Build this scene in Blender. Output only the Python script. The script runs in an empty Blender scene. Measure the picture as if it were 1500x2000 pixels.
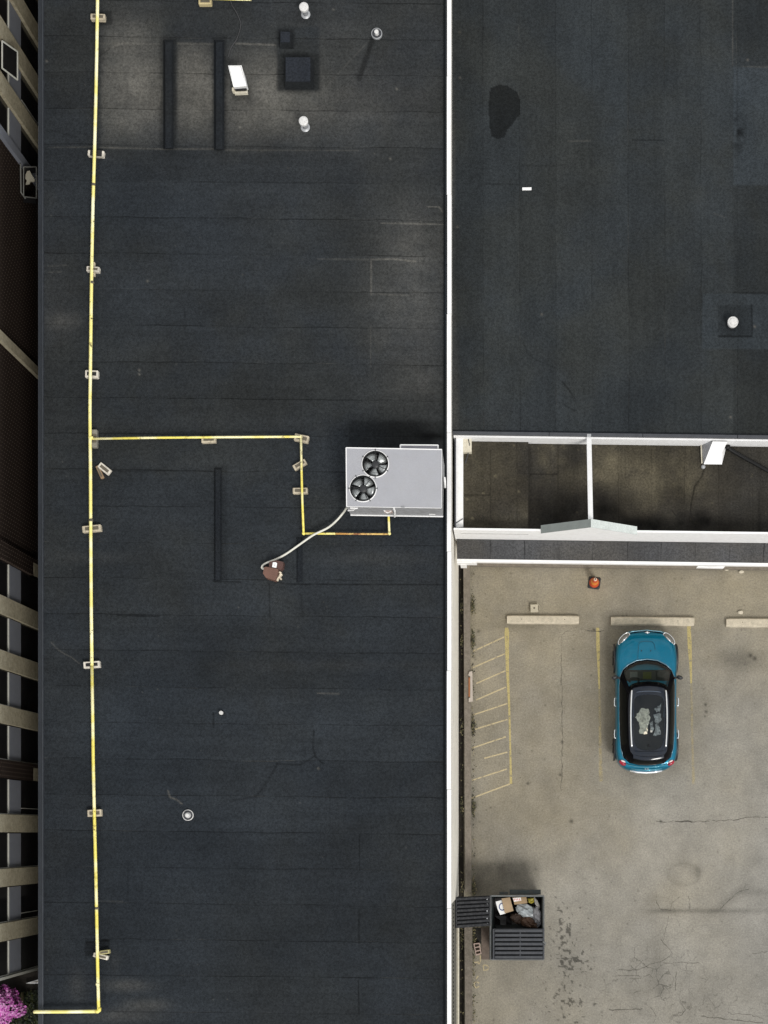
import bpy, bmesh, math, random
import numpy as np
from mathutils import Vector, Matrix
random.seed(7); rng = np.random.default_rng(11)
SC = bpy.context.scene
R = math.radians
# ------------------------------------------------------------------ camera
D, F, NX, NY = 42.0, 2770.0, 1000.0, 1630.0      # drone height, focal length in photo pixels, nadir point
cam = bpy.data.cameras.new('drone_camera'); co = bpy.data.objects.new('drone_camera', cam)
SC.collection.objects.link(co); SC.camera = co
co.location = (0, 0, D); co.rotation_euler = (0, 0, 0)
cam.sensor_fit = 'HORIZONTAL'; cam.sensor_width = 36.0; cam.lens = F * 36 / 1500
cam.shift_x = (750 - NX) / 1500; cam.shift_y = (NY - 1000) / 1500
cam.clip_start = 0.5; cam.clip_end = 2000
# ------------------------------------------------------------------ light: bright overcast, glow from the lower right
SUN_EL, SUN_AZ = R(47), R(153)                  # azimuth clockwise from +Y (top of the picture)
w = bpy.data.worlds.new('World'); SC.world = w; w.use_nodes = True
nt = w.node_tree; nt.nodes.clear()
wo = nt.nodes.new('ShaderNodeOutputWorld'); bg = nt.nodes.new('ShaderNodeBackground')
sky = nt.nodes.new('ShaderNodeTexSky'); sky.sky_type = 'NISHITA'; sky.sun_disc = False
sky.sun_elevation = SUN_EL; sky.sun_rotation = SUN_AZ
tc = nt.nodes.new('ShaderNodeTexCoord'); nz = nt.nodes.new('ShaderNodeTexNoise')
nz.noise_dimensions = '4D'; nz.inputs['W'].default_value = 0.0; nz.inputs['Scale'].default_value = 8.5; nz.inputs['Detail'].default_value = 9; nz.inputs['Roughness'].default_value = .62
rp = nt.nodes.new('ShaderNodeValToRGB'); rp.color_ramp.elements[0].position = .38; rp.color_ramp.elements[1].position = .60
rp.color_ramp.elements[0].color = (0.34, 0.34, 0.34, 1); rp.color_ramp.elements[1].color = (1, 1, 1, 1)
mx = nt.nodes.new('ShaderNodeMix'); mx.data_type = 'RGBA'
mx.inputs[7].default_value = (9.8, 9.6, 9.2, 1)
nt.links.new(tc.outputs['Generated'], nz.inputs['Vector']); nt.links.new(nz.outputs['Fac'], rp.inputs['Fac'])
nt.links.new(rp.outputs['Color'], mx.inputs[0]); nt.links.new(sky.outputs['Color'], mx.inputs[6])
nt.links.new(mx.outputs[2], bg.inputs['Color']); nt.links.new(bg.outputs['Background'], wo.inputs['Surface'])
bg.inputs['Strength'].default_value = 0.085
sl = bpy.data.lights.new('sun', 'SUN'); so = bpy.data.objects.new('sun', sl); SC.collection.objects.link(so)
sl.energy = 1.5; sl.angle = R(16); sl.color = (1.0, .965, .91)
so.rotation_euler = (R(90) - SUN_EL, 0, math.pi - SUN_AZ)
SC.view_settings.view_transform = 'Standard'; SC.view_settings.look = 'None'
SC.view_settings.exposure = 0.55; SC.view_settings.gamma = 1
SC.view_settings.use_curve_mapping = False

# ------------------------------------------------------------------ helpers
def P(px, py, z=0.0):
    """a spot measured in the photograph, put at its real height z"""
    return Vector(((px - NX) * (D - z) / F, (NY - py) * (D - z) / F, z))

def mix(nt, fac, a, b, blend='MIX'):
    m = nt.nodes.new('ShaderNodeMix'); m.data_type = 'RGBA'; m.blend_type = blend
    for i, v in ((0, fac), (6, a), (7, b)):
        if hasattr(v, 'links') or isinstance(v, bpy.types.NodeSocket): nt.links.new(v, m.inputs[i])
        elif isinstance(v, (int, float)): m.inputs[i].default_value = v
        else: m.inputs[i].default_value = (*v[:3], 1)
    return m.outputs[2]
def math_(nt, op, a, b=None, c=None):
    m = nt.nodes.new('ShaderNodeMath'); m.operation = op
    for i, v in enumerate((a, b, c)):
        if v is None: continue
        if isinstance(v, bpy.types.NodeSocket): nt.links.new(v, m.inputs[i])
        else: m.inputs[i].default_value = v
    return m.outputs[0]
def rng_(nt, v, a, b, c=0.0, d=1.0, smooth=True):
    m = nt.nodes.new('ShaderNodeMapRange'); m.interpolation_type = 'SMOOTHSTEP' if smooth else 'LINEAR'
    nt.links.new(v, m.inputs[0])
    for i, x in ((1, a), (2, b), (3, c), (4, d)): m.inputs[i].default_value = x
    return m.outputs[0]
def noise(nt, vec, scale, detail=4, rough=.55, dims='3D', dist=0):
    n = nt.nodes.new('ShaderNodeTexNoise'); n.inputs['Scale'].default_value = scale
    n.inputs['Detail'].default_value = detail; n.inputs['Roughness'].default_value = rough
    n.inputs['Distortion'].default_value = dist
    nt.links.new(vec, n.inputs['Vector']); return n.outputs['Fac']
def newmat(name):
    m = bpy.data.materials.new(name); m.use_nodes = True
    return m, m.node_tree, m.node_tree.nodes['Principled BSDF']
def coords(nt):
    g = nt.nodes.new('ShaderNodeNewGeometry'); return g.outputs['Position']
def hexc(r, g, b):
    f = lambda c: (c / 255 / 12.92) if c / 255 <= .04045 else ((c / 255 + .055) / 1.055) ** 2.4
    return (f(r), f(g), f(b))

MATS = {}
def M(name, col, rough=.6, metal=0.0, var=.15, scale=6.0, fine=.1, fscale=60, bump=.0, coat=0.0, spec=.5, dirt=None, dirt_amt=.0, emit=None):
    if name in MATS: return MATS[name]
    m, nt, b = newmat(name)
    p = coords(nt)
    n1 = noise(nt, p, scale, 5, .6); n2 = noise(nt, p, fscale, 2, .6)
    k = math_(nt, 'ADD', rng_(nt, n1, .25, .75, 1 - var, 1 + var, False), rng_(nt, n2, .25, .75, -fine, fine, False))
    c = nt.nodes.new('ShaderNodeMix'); c.data_type = 'RGBA'; c.blend_type = 'MULTIPLY'; c.inputs[0].default_value = 1
    c.inputs[6].default_value = (*col, 1); comb = nt.nodes.new('ShaderNodeCombineColor')
    for i in range(3): nt.links.new(k, comb.inputs[i])
    nt.links.new(comb.outputs[0], c.inputs[7]); out = c.outputs[2]
    if dirt:
        d = rng_(nt, noise(nt, p, scale * 1.7, 8, .7), .5 - .1, .68, 0, dirt_amt)
        out = mix(nt, d, out, dirt)
    nt.links.new(out, b.inputs['Base Color'])
    b.inputs['Roughness'].default_value = rough; b.inputs['Metallic'].default_value = metal
    b.inputs['Coat Weight'].default_value = coat; b.inputs['Coat Roughness'].default_value = .04
    b.inputs['Specular IOR Level'].default_value = spec
    if bump:
        bn = nt.nodes.new('ShaderNodeBump'); bn.inputs['Strength'].default_value = bump; bn.inputs['Distance'].default_value = .02
        nt.links.new(n2, bn.inputs['Height']); nt.links.new(bn.outputs[0], b.inputs['Normal'])
    MATS[name] = m; return m

class MB:
    """collects shapes, then links them as ONE mesh object"""
    def __init__(s): s.v = []; s.f = []; s.m = []
    def add(s, vs, fs, mi=0):
        o = len(s.v); s.v += [Vector(v) for v in vs]; s.f += [tuple(i + o for i in f) for f in fs]; s.m += [mi] * len(fs); return s
    def hexa(s, bot, top, mi=0):
        n = len(bot); b = list(bot) + list(top)
        fs = [tuple(range(n - 1, -1, -1)), tuple(range(n, 2 * n))] + [(i, (i + 1) % n, n + (i + 1) % n, n + i) for i in range(n)]
        return s.add(b, fs, mi)
    def box(s, x0, x1, y0, y1, z0, z1, mi=0, bev=0.0):
        if bev:
            b = bev; q = lambda e: [(x0 + e, y0 + e), (x1 - e, y0 + e), (x1 - e, y1 - e), (x0 + e, y1 - e)]
            def oct_(e):
                return [(x0+b+e, y0+e), (x1-b-e, y0+e), (x1-e, y0+b+e), (x1-e, y1-b-e), (x1-b-e, y1-e), (x0+b+e, y1-e), (x0+e, y1-b-e), (x0+e, y0+b+e)]
            rings = [[(x, y, z0) for x, y in oct_(0)], [(x, y, z1 - b) for x, y in oct_(0)], [(x, y, z1) for x, y in oct_(b)]]
            return s.loft(rings, True, True, mi)
        c = [(x0, y0), (x1, y0), (x1, y1), (x0, y1)]
        return s.hexa([(x, y, z0) for x, y in c], [(x, y, z1) for x, y in c], mi)
    def rbox(s, c, sx, sy, z0, z1, ang, mi=0, bev=.0, tilt=None):
        t = MB(); t.box(-sx/2, sx/2, -sy/2, sy/2, 0, z1 - z0, mi, bev)
        mt = Matrix.Translation((c[0], c[1], z0)) @ Matrix.Rotation(ang, 4, 'Z')
        if tilt: mt = mt @ Matrix.Rotation(tilt[0], 4, 'X') @ Matrix.Rotation(tilt[1], 4, 'Y')
        return s.add([mt @ v for v in t.v], t.f, mi)
    def pxbox(s, x0, x1, y0, y1, z0, z1, mi=0, bev=0):
        """axis box whose top face was measured in the photo at height z1"""
        a = P(x0, y1, z1); b = P(x1, y0, z1)
        return s.box(a.x, b.x, a.y, b.y, z0, z1, mi, bev)
    def prism(s, pts, z0, mi=0):
        """pts = world points of the top outline; straight down to z0"""
        pts = [Vector(p) for p in pts]
        ar = sum(pts[i].x * pts[(i+1) % len(pts)].y - pts[(i+1) % len(pts)].x * pts[i].y for i in range(len(pts)))
        if ar < 0: pts = pts[::-1]
        return s.hexa([(p.x, p.y, z0) for p in pts], pts, mi)
    def loft(s, rings, cap0=False, cap1=False, mi=0, closed=True):
        n = len(rings[0]); vs = [p for r in rings for p in r]; fs = []
        for a in range(len(rings) - 1):
            for i in range(n if closed else n - 1):
                j = (i + 1) % n; fs.append((a*n + i, a*n + j, (a+1)*n + j, (a+1)*n + i))
        if cap0: fs.append(tuple(range(n - 1, -1, -1)))
        if cap1: fs.append(tuple((len(rings) - 1)*n + i for i in range(n)))
        return s.add(vs, fs, mi)
    def lathe(s, c, prof, n=28, mi=0, cap=True):
        rings = [[(c[0] + r*math.cos(2*math.pi*i/n), c[1] + r*math.sin(2*math.pi*i/n), c[2] + z) for i in range(n)] for r, z in prof]
        return s.loft(rings, cap, cap, mi)
    def tube(s, pts, r, n=10, mi=0, closed=False):
        pts = [Vector(p) for p in pts]; rings = []
        rr = r if isinstance(r, (list, tuple)) else [r]*len(pts)
        for i, p in enumerate(pts):
            a = pts[i-1] if (i or closed) else p; b = pts[(i+1) % len(pts)] if (i < len(pts)-1 or closed) else p
            d = (b - a).normalized(); u = d.cross(Vector((0, 0, 1)))
            if u.length < .05: u = d.cross(Vector((0, 1, 0)))
            u.normalize(); v = u.cross(d)
            rings.append([p + u*rr[i]*math.cos(2*math.pi*k/n) + v*rr[i]*math.sin(2*math.pi*k/n) for k in range(n)])
        if closed: rings.append(rings[0]); return s.loft(rings, False, False, mi)
        return s.loft(rings, True, True, mi)
    def strip(s, pts, ws, z, mi=0):
        """flat ribbon along world points"""
        L, Rr = [], []
        for i, p in enumerate(pts):
            a = pts[max(0, i-1)]; b = pts[min(len(pts)-1, i+1)]
            d = Vector((b[0]-a[0], b[1]-a[1], 0)).normalized(); n = Vector((-d.y, d.x, 0))
            wd = ws[i] if isinstance(ws, (list, tuple)) else ws
            L.append((p[0]+n.x*wd/2, p[1]+n.y*wd/2, z)); Rr.append((p[0]-n.x*wd/2, p[1]-n.y*wd/2, z))
        n = len(pts)
        return s.add(L + Rr, [(n+i, n+i+1, i+1, i) for i in range(n-1)], mi)
    def build(s, name, mats, parent=None, origin=None, smooth=False, autos=None, local=False, subsurf=0):
        off = Vector((0, 0, 0))
        if parent is not None and not local:
            q = parent
            while q: off += q.location; q = q.parent
        if origin is not None: off = Vector(origin)
        me = bpy.data.meshes.new(name)
        me.from_pydata([v - off if not local else v for v in s.v], [], s.f)
        for m in (mats if isinstance(mats, (list, tuple)) else [mats]): me.materials.append(m)
        me.polygons.foreach_set('material_index', s.m)
        bm = bmesh.new(); bm.from_mesh(me); bmesh.ops.recalc_face_normals(bm, faces=bm.faces); bm.to_mesh(me); bm.free()
        if smooth: me.polygons.foreach_set('use_smooth', [True]*len(me.polygons))
        me.update()
        o = bpy.data.objects.new(name, me); SC.collection.objects.link(o)
        if parent is not None: o.parent = parent
        if origin is not None: o.location = origin
        if autos is not None:
            me.polygons.foreach_set('use_smooth', [True]*len(me.polygons))
            if hasattr(me, 'set_sharp_from_angle'): me.set_sharp_from_angle(angle=R(autos))
        if subsurf:
            md = o.modifiers.new('sub', 'SUBSURF'); md.levels = md.render_levels = subsurf
        return o
def tag(o, label=None, cat=None, group=None, kind=None):
    if label: o['label'] = label
    if cat: o['category'] = cat
    if group: o['group'] = group
    if kind: o['kind'] = kind
    return o
def thing(name, loc, label, cat, group=None):
    o = bpy.data.objects.new(name, None); SC.collection.objects.link(o); o.location = loc; o.empty_display_size = .2
    return tag(o, label, cat, group)
def spline(pts, n=8):
    pts = [Vector(p) for p in pts]; out = []
    for i in range(len(pts)-1):
        p0 = pts[max(0, i-1)]; p1 = pts[i]; p2 = pts[i+1]; p3 = pts[min(len(pts)-1, i+2)]
        for k in range(n):
            t = k/n; out.append(.5*((2*p1)+(p2-p0)*t+(2*p0-5*p1+4*p2-p3)*t*t+(3*p1-p0-3*p2+p3)*t**3))
    out.append(pts[-1]); return out

# numpy value noise and painting of weathering and shade masks
def vn(x, y, seed):
    T = np.random.default_rng(seed).random((256, 256))
    xi = np.floor(x).astype(int); yi = np.floor(y).astype(int); fx = x-xi; fy = y-yi
    fx = fx*fx*(3-2*fx); fy = fy*fy*(3-2*fy)
    g = lambda a, b: T[a % 256, b % 256]
    return (g(xi, yi)*(1-fx)+g(xi+1, yi)*fx)*(1-fy)+(g(xi, yi+1)*(1-fx)+g(xi+1, yi+1)*fx)*fy
def fbm(x, y, s, seed, o=5, gain=.55):
    t = 0; a = 1; n = 0
    for k in range(o): t = t + a*vn(x/s*2**k, y/s*2**k, seed+k); n += a; a *= gain
    return t/n
def gau(x, y, cx, cy, rx, ry, ang=0):
    c, s_ = math.cos(R(ang)), math.sin(R(ang)); u = (x-cx)*c+(y-cy)*s_; v = -(x-cx)*s_+(y-cy)*c
    return np.exp(-((u/rx)**2+(v/ry)**2))
def sbox(x, y, x0, x1, y0, y1, soft=3):
    sg = lambda t: 1/(1+np.exp(-np.clip(t/soft*3, -30, 30)))
    return sg(x-x0)*sg(x1-x)*sg(y-y0)*sg(y1-y)
def seg(x, y, pts, wd):
    d = np.full(x.shape, 1e9)
    for (ax, ay), (bx, by) in zip(pts[:-1], pts[1:]):
        L = max((bx-ax)**2+(by-ay)**2, 1e-6); t = np.clip(((x-ax)*(bx-ax)+(y-ay)*(by-ay))/L, 0, 1)
        d = np.minimum(d, np.hypot(x-ax-t*(bx-ax), y-ay-t*(by-ay)))
    return np.clip(1.6-d/wd, 0, 1)
def poly(x, y, pts):
    ins = np.zeros(x.shape, bool); n = len(pts)
    for i in range(n):
        (ax, ay), (bx, by) = pts[i], pts[(i+1) % n]
        ins ^= ((ay > y) != (by > y)) & (x < (bx-ax)*(y-ay)/(by-ay+1e-9)+ax)
    return ins.astype(float)
def sheet(name, xs, ys, z, mask, mat, parent=None, warp=None):
    px, py = np.meshgrid(xs, ys)
    if warp: px, py = warp(px, py)
    X = (px-NX)*(D-z)/F; Y = (NY-py)*(D-z)/F
    co_ = np.stack([X, Y, np.full_like(X, z)], -1).reshape(-1, 3)
    off = Vector((0, 0, 0)); q = parent
    while q: off += q.location; q = q.parent
    co_ = co_ - np.array(off)
    ny, nx = px.shape; i = np.arange((ny-1)*(nx-1)); r_ = i//(nx-1); c_ = i % (nx-1); a = r_*nx+c_
    quads = np.stack([a, a+nx, a+nx+1, a+1], -1).astype(np.int32)
    me = bpy.data.meshes.new(name); me.vertices.add(len(co_)); me.loops.add(quads.size); me.polygons.add(len(quads))
    me.vertices.foreach_set('co', co_.astype(np.float32).ravel()); me.loops.foreach_set('vertex_index', quads.ravel())
    me.polygons.foreach_set('loop_start', np.arange(0, quads.size, 4, dtype=np.int32))
    me.update(calc_edges=True)
    mk = mask(px, py); rgba = np.ones((len(co_), 4), np.float32)
    for k in range(3): rgba[:, k] = mk[k].ravel()
    at = me.attributes.new('wear_shade', 'FLOAT_COLOR', 'POINT'); at.data.foreach_set('color', rgba.ravel())
    me.materials.append(mat)
    o = bpy.data.objects.new(name, me); SC.collection.objects.link(o)
    if parent: o.parent = parent
    return o
def wear_shade(nt):
    a = nt.nodes.new('ShaderNodeAttribute'); a.attribute_name = 'wear_shade'
    s_ = nt.nodes.new('ShaderNodeSeparateColor'); nt.links.new(a.outputs['Color'], s_.inputs[0]); return s_.outputs

# ------------------------------------------------------------------ materials
def membrane(name, base, dust, along, y0, pitch, k, seam_dark=.5, use_wear_shade=True):
    m, nt, b = newmat(name); p = coords(nt)
    sx = nt.nodes.new('ShaderNodeSeparateXYZ'); nt.links.new(p, sx.inputs[0])
    main, other = (sx.outputs[1], sx.outputs[0]) if along == 'X' else (sx.outputs[0], sx.outputs[1])
    wob = rng_(nt, noise(nt, p, .7, 4, .6), .2, .8, -.035, .035, False)
    v = math_(nt, 'ADD', math_(nt, 'ADD', main, math_(nt, 'MULTIPLY', other, k)), wob)
    v = math_(nt, 'DIVIDE', math_(nt, 'SUBTRACT', v, y0), pitch)
    idx = math_(nt, 'FLOOR', math_(nt, 'ADD', v, .5)); fr = math_(nt, 'ABSOLUTE', math_(nt, 'SUBTRACT', v, idx))
    cell = math_(nt, 'FLOOR', v)
    wn = nt.nodes.new('ShaderNodeTexWhiteNoise'); wn.noise_dimensions = '1D'; nt.links.new(cell, wn.inputs['W'])
    stripk = rng_(nt, wn.outputs['Value'], 0, 1, .92, 1.08, False)
    line = rng_(nt, fr, .006, .024, 1, 0)
    stretch = nt.nodes.new('ShaderNodeMapping')
    stretch.inputs['Scale'].default_value = (.35, 6, 1) if along == 'X' else (6, .35, 1)
    nt.links.new(p, stretch.inputs[0])
    vis = rng_(nt, noise(nt, stretch.outputs[0], 1.3, 5, .7), .38, .62)
    lite = rng_(nt, noise(nt, stretch.outputs[0], 2.1, 5, .75), .55, .72)
    grain = math_(nt, 'ADD', rng_(nt, noise(nt, p, 19, 2, .7), .35, .65, .76, 1.24, False), rng_(nt, noise(nt, p, 47, 2, .7), .35, .65, -.17, .17, False))
    blot = rng_(nt, noise(nt, p, .55, 6, .6), .3, .7, .84, 1.18, False)
    streak = rng_(nt, noise(nt, stretch.outputs[0], .9, 6, .65), .3, .7, .9, 1.1, False)
    kk = math_(nt, 'MULTIPLY', math_(nt, 'MULTIPLY', stripk, grain), math_(nt, 'MULTIPLY', blot, streak))
    if use_wear_shade:
        wr = wear_shade(nt); kk = math_(nt, 'MULTIPLY', kk, math_(nt, 'MULTIPLY', wr[0], 2.0))
    kk = math_(nt, 'MULTIPLY', kk, math_(nt, 'SUBTRACT', 1.0, math_(nt, 'MULTIPLY', math_(nt, 'MULTIPLY', line, vis), seam_dark)))
    col = mix(nt, rng_(nt, noise(nt, p, .42, 4, .6), .35, .65), base, tuple(base[i]*(.92, .98, 1.10)[i] for i in range(3)))
    if use_wear_shade: col = mix(nt, wr[2], col, tuple(base[i]*(.88, 1.0, 1.22)[i] for i in range(3)))
    if use_wear_shade:
        dn = math_(nt, 'MULTIPLY', wr[1], rng_(nt, noise(nt, p, 3.0, 7, .65), .25, .7, .72, 1.06))
        col = mix(nt, dn, col, dust)
    col = mix(nt, math_(nt, 'MULTIPLY', math_(nt, 'MULTIPLY', line, lite), .38), col, dust)
    cc = nt.nodes.new('ShaderNodeCombineColor')
    for i in range(3): nt.links.new(kk, cc.inputs[i])
    col = mix(nt, 1.0, col, cc.outputs[0], 'MULTIPLY')
    nt.links.new(col, b.inputs['Base Color'])
    b.inputs['Roughness'].default_value = .93; b.inputs['Specular IOR Level'].default_value = .12
    bp = nt.nodes.new('ShaderNodeBump'); bp.inputs['Strength'].default_value = .35; bp.inputs['Distance'].default_value = .012
    h = math_(nt, 'ADD', math_(nt, 'MULTIPLY', grain, .5), math_(nt, 'MULTIPLY', line, -.8))
    nt.links.new(h, bp.inputs['Height']); nt.links.new(bp.outputs[0], b.inputs['Normal'])
    MATS[name] = m; return m
ROOF = (.0205, .0226, .0232)
m_roof = membrane('black_bitumen_sheet', ROOF, (.100, .097, .087), 'X', -.0142, .929, .0112)
m_roof2 = membrane('charcoal_bitumen_sheet', (.0240, .0266, .0262), (.09, .085, .075), 'Y', -.729, .957, .002, .3)
m_flash = membrane('bitumen_flashing', (.0145, .0163, .0178), (.06, .055, .05), 'Y', 7, 90, 0, .0, False)
m_cap = membrane('bitumen_cap', (.0185, .0215, .027), (.06, .055, .05), 'Y', 7, 90, 0, .0, False)
m_low = membrane('stained_shaded_roof_sheet', (.031, .0275, .0215), (.088, .077, .052), 'Y', -.77, .9, 0, .25)
m_canopy = membrane('grey_canopy_sheet', (.064, .061, .057), (.10, .10, .09), 'Y', -.59, .93, 0, .6, False)

def asphalt():
    m, nt, b = newmat('worn_asphalt'); p = coords(nt); wr = wear_shade(nt)
    g1 = noise(nt, p, 26, 3, .8); g2 = noise(nt, p, 70, 2, .8); big = noise(nt, p, .35, 6, .6); mid = noise(nt, p, 2.2, 6, .65)
    col = mix(nt, rng_(nt, big, .35, .65), (.247, .219, .161), (.234, .213, .170))
    col = mix(nt, wr[1], col, (.244, .236, .213))
    g0 = rng_(nt, noise(nt, p, 17, 2, .7), .35, .65, .90, 1.10, False)
    k = math_(nt, 'MULTIPLY', math_(nt, 'MULTIPLY', g0, rng_(nt, g1, .35, .65, .84, 1.16, False)), rng_(nt, mid, .3, .7, .90, 1.10, False))
    k = math_(nt, 'MULTIPLY', k, rng_(nt, g2, .25, .75, .86, 1.14, False))
    k = math_(nt, 'MULTIPLY', k, math_(nt, 'MULTIPLY', wr[0], 2.0))
    # small pits and dark chips
    vo = nt.nodes.new('ShaderNodeTexVoronoi'); vo.inputs['Scale'].default_value = 5.5; nt.links.new(p, vo.inputs['Vector'])
    pit = math_(nt, 'MULTIPLY', rng_(nt, vo.outputs['Distance'], .05, .12, 1, 0), rng_(nt, noise(nt, p, 3.3, 3, .6), .58, .64))
    k = math_(nt, 'MULTIPLY', k, math_(nt, 'SUBTRACT', 1.0, math_(nt, 'MULTIPLY', pit, .5)))
    # crazing: only where the wear mask says the surface has broken up
    wv = nt.nodes.new('ShaderNodeVectorMath'); wv.operation = 'ADD'; nn = nt.nodes.new('ShaderNodeTexNoise'); nn.inputs['Scale'].default_value = 2.5; nn.inputs['Detail'].default_value = 5
    nt.links.new(p, nn.inputs['Vector']); sc = nt.nodes.new('ShaderNodeVectorMath'); sc.operation = 'SCALE'; sc.inputs[3].default_value = .5
    nt.links.new(nn.outputs['Color'], sc.inputs[0]); nt.links.new(p, wv.inputs[0]); nt.links.new(sc.outputs[0], wv.inputs[1])
    ve = nt.nodes.new('ShaderNodeTexVoronoi'); ve.feature = 'DISTANCE_TO_EDGE'; ve.inputs['Scale'].default_value = 2.6; nt.links.new(wv.outputs[0], ve.inputs['Vector'])
    cr = math_(nt, 'MULTIPLY', rng_(nt, ve.outputs['Distance'], .012, .045, 1, 0), math_(nt, 'MULTIPLY', wr[2], rng_(nt, noise(nt, p, 1.7, 3, .6), .42, .6)))
    k = math_(nt, 'MULTIPLY', k, math_(nt, 'SUBTRACT', 1.0, math_(nt, 'MULTIPLY', cr, .42)))
    cc = nt.nodes.new('ShaderNodeCombineColor')
    for i in range(3): nt.links.new(k, cc.inputs[i])
    nt.links.new(mix(nt, 1.0, col, cc.outputs[0], 'MULTIPLY'), b.inputs['Base Color'])
    b.inputs['Roughness'].default_value = .95; b.inputs['Specular IOR Level'].default_value = .2
    bp = nt.nodes.new('ShaderNodeBump'); bp.inputs['Strength'].default_value = .5; bp.inputs['Distance'].default_value = .012
    nt.links.new(g1, bp.inputs['Height']); nt.links.new(bp.outputs[0], b.inputs['Normal'])
    return m
m_asph = asphalt()
def worn_paint(name, col, cover, scale=9):
    m, nt, b = newmat(name); p = coords(nt)
    n = noise(nt, p, scale, 8, .75); a = rng_(nt, n, .39+cover*.14, .53+cover*.16, cover, .0)
    b.inputs['Base Color'].default_value = (*col, 1); b.inputs['Roughness'].default_value = .85
    n2 = rng_(nt, noise(nt, p, 45, 2, .7), .3, .7, .6, 1.0, False)
    nt.links.new(math_(nt, 'MULTIPLY', a, n2), b.inputs['Alpha']); return m
m_line = worn_paint('worn_yellow_paint', (.52, .43, .18), .88); m_line2 = worn_paint('faded_yellow_paint', (.50, .41, .20), .45)
m_hatch = worn_paint('faded_cream_paint', (.55, .46, .28), .95, 6)
m_crack = worn_paint('crack_fill', (.075, .068, .055), .72, 6); m_stain = worn_paint('dark_stain', (.05, .047, .043), .45, 3)
m_ventw = M('chalky_white_vent', (.64, .64, .63), .6, var=.12, fine=.08, scale=14, dirt=(.30, .28, .25), dirt_amt=.5)
m_white = M('white_painted_metal', (.80, .80, .80), .5, var=.05, fine=.03, dirt=(.55, .52, .46), dirt_amt=.2)
m_wallw = M('white_painted_render', (.80, .77, .70), .75, var=.06, fine=.05, scale=1.1, dirt=(.50, .46, .38), dirt_amt=.25)
m_cream = M('cream_flashing', (.62, .58, .47), .6, var=.08, dirt=(.35, .3, .2), dirt_amt=.4)
m_coal = M('dark_metal_coping', (.055, .058, .066), .5, .3, var=.2)
m_edge = M('blue_grey_edge_metal', (.022, .027, .034), .5, .2, var=.25, scale=2)
m_edgel = M('edge_metal_lip', (.048, .054, .064), .45, .3, var=.25, scale=3)
m_gal = M('grey_green_capping_shaded', (.17, .19, .18), .7, var=.1, fscale=90, fine=.15)
m_dark = M('dark_soil', (.020, .016, .012), .95, var=.4, fine=.3)
m_black = M('black_void', (.006, .006, .007), .6)
m_blackp = M('black_plastic', (.018, .019, .021), .45, var=.2)
m_conc = M('weathered_concrete', (.50, .445, .345), .9, var=.12, fine=.2, fscale=50, bump=.3, dirt=(.20, .18, .14), dirt_amt=.3)
m_kerb = M('stained_kerb_concrete', (.185, .16, .13), .9, var=.18, fine=.2, fscale=45, bump=.3, dirt=(.09, .08, .06), dirt_amt=.5)
m_brick = None
def brickmat():
    m, nt, b = newmat('dark_brown_brick'); p = coords(nt)
    mp = nt.nodes.new('ShaderNodeMapping'); mp.inputs['Rotation'].default_value = (0, R(90), R(90)); 
    sx = nt.nodes.new('ShaderNodeSeparateXYZ'); nt.links.new(p, sx.inputs[0]); cb = nt.nodes.new('ShaderNodeCombineXYZ')
    nt.links.new(sx.outputs[1], cb.inputs[0]); nt.links.new(sx.outputs[2], cb.inputs[1])
    br = nt.nodes.new('ShaderNodeTexBrick'); nt.links.new(cb.outputs[0], br.inputs['Vector'])
    br.inputs['Scale'].default_value = 1; br.inputs['Brick Width'].default_value = .22; br.inputs['Row Height'].default_value = .078; br.inputs['Mortar Size'].default_value = .011
    br.inputs['Color1'].default_value = (.007, .0045, .0036, 1); br.inputs['Color2'].default_value = (.004, .003, .0026, 1); br.inputs['Mortar'].default_value = (.075, .058, .048, 1)
    nt.links.new(br.outputs['Color'], b.inputs['Base Color']); b.inputs['Roughness'].default_value = 1; b.inputs['Specular IOR Level'].default_value = 0; return m
m_brick = brickmat()
m_pier = M('beige_concrete_pier', (.32, .292, .215), .95, spec=.05, var=.12, fine=.22, fscale=40, dirt=(.15, .12, .07), dirt_amt=.5)
m_spand = M('blue_grey_panel', (.15, .16, .185), .6, var=.08, fine=.08)
m_frame = M('pale_window_frame', (.38, .38, .34), .5, var=.1)
m_glassd = M('dark_window_glass', (.006, .006, .007), .12, var=.3, spec=.35)
def pipemat(name, c1, c2, rust, amt):
    m, nt, b = newmat(name); p = coords(nt)
    c = mix(nt, rng_(nt, noise(nt, p, 1.6, 4, .6), .4, .62), c1, c2)
    sx = nt.nodes.new('ShaderNodeMapping'); sx.inputs['Scale'].default_value = (1, 1, 1); nt.links.new(p, sx.inputs[0])
    blk = rng_(nt, noise(nt, p, 7, 7, .8), .60-amt*.12, .66-amt*.1)
    mask = rng_(nt, noise(nt, p, .5, 3, .6), .46, .60, .25, 1)
    c = mix(nt, math_(nt, 'MULTIPLY', blk, mask), c, rust)
    nt.links.new(c, b.inputs['Base Color']); b.inputs['Roughness'].default_value = .5; return m
m_pipe = pipemat('yellow_gas_pipe_paint', (.84, .75, .24), (.90, .86, .56), (.08, .06, .02), .35)
m_pipe2 = pipemat('scuffed_yellow_pipe_paint', (.80, .69, .14), (.88, .82, .46), (.10, .05, .02), .7)
m_pipe3 = pipemat('rusting_pipe_paint', (.62, .33, .09), (.70, .50, .16), (.22, .08, .03), .9)
m_wood = M('weathered_timber', (.50, .44, .33), .85, var=.2, fine=.25, fscale=40, dirt=(.12, .10, .07), dirt_amt=.5)
m_woodp = M('bleached_timber', (.66, .62, .54), .85, var=.15, fine=.25, fscale=40, dirt=(.15, .13, .10), dirt_amt=.5)
m_woodd = M('timber_end_grain', (.11, .095, .07), .9, var=.2)
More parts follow.
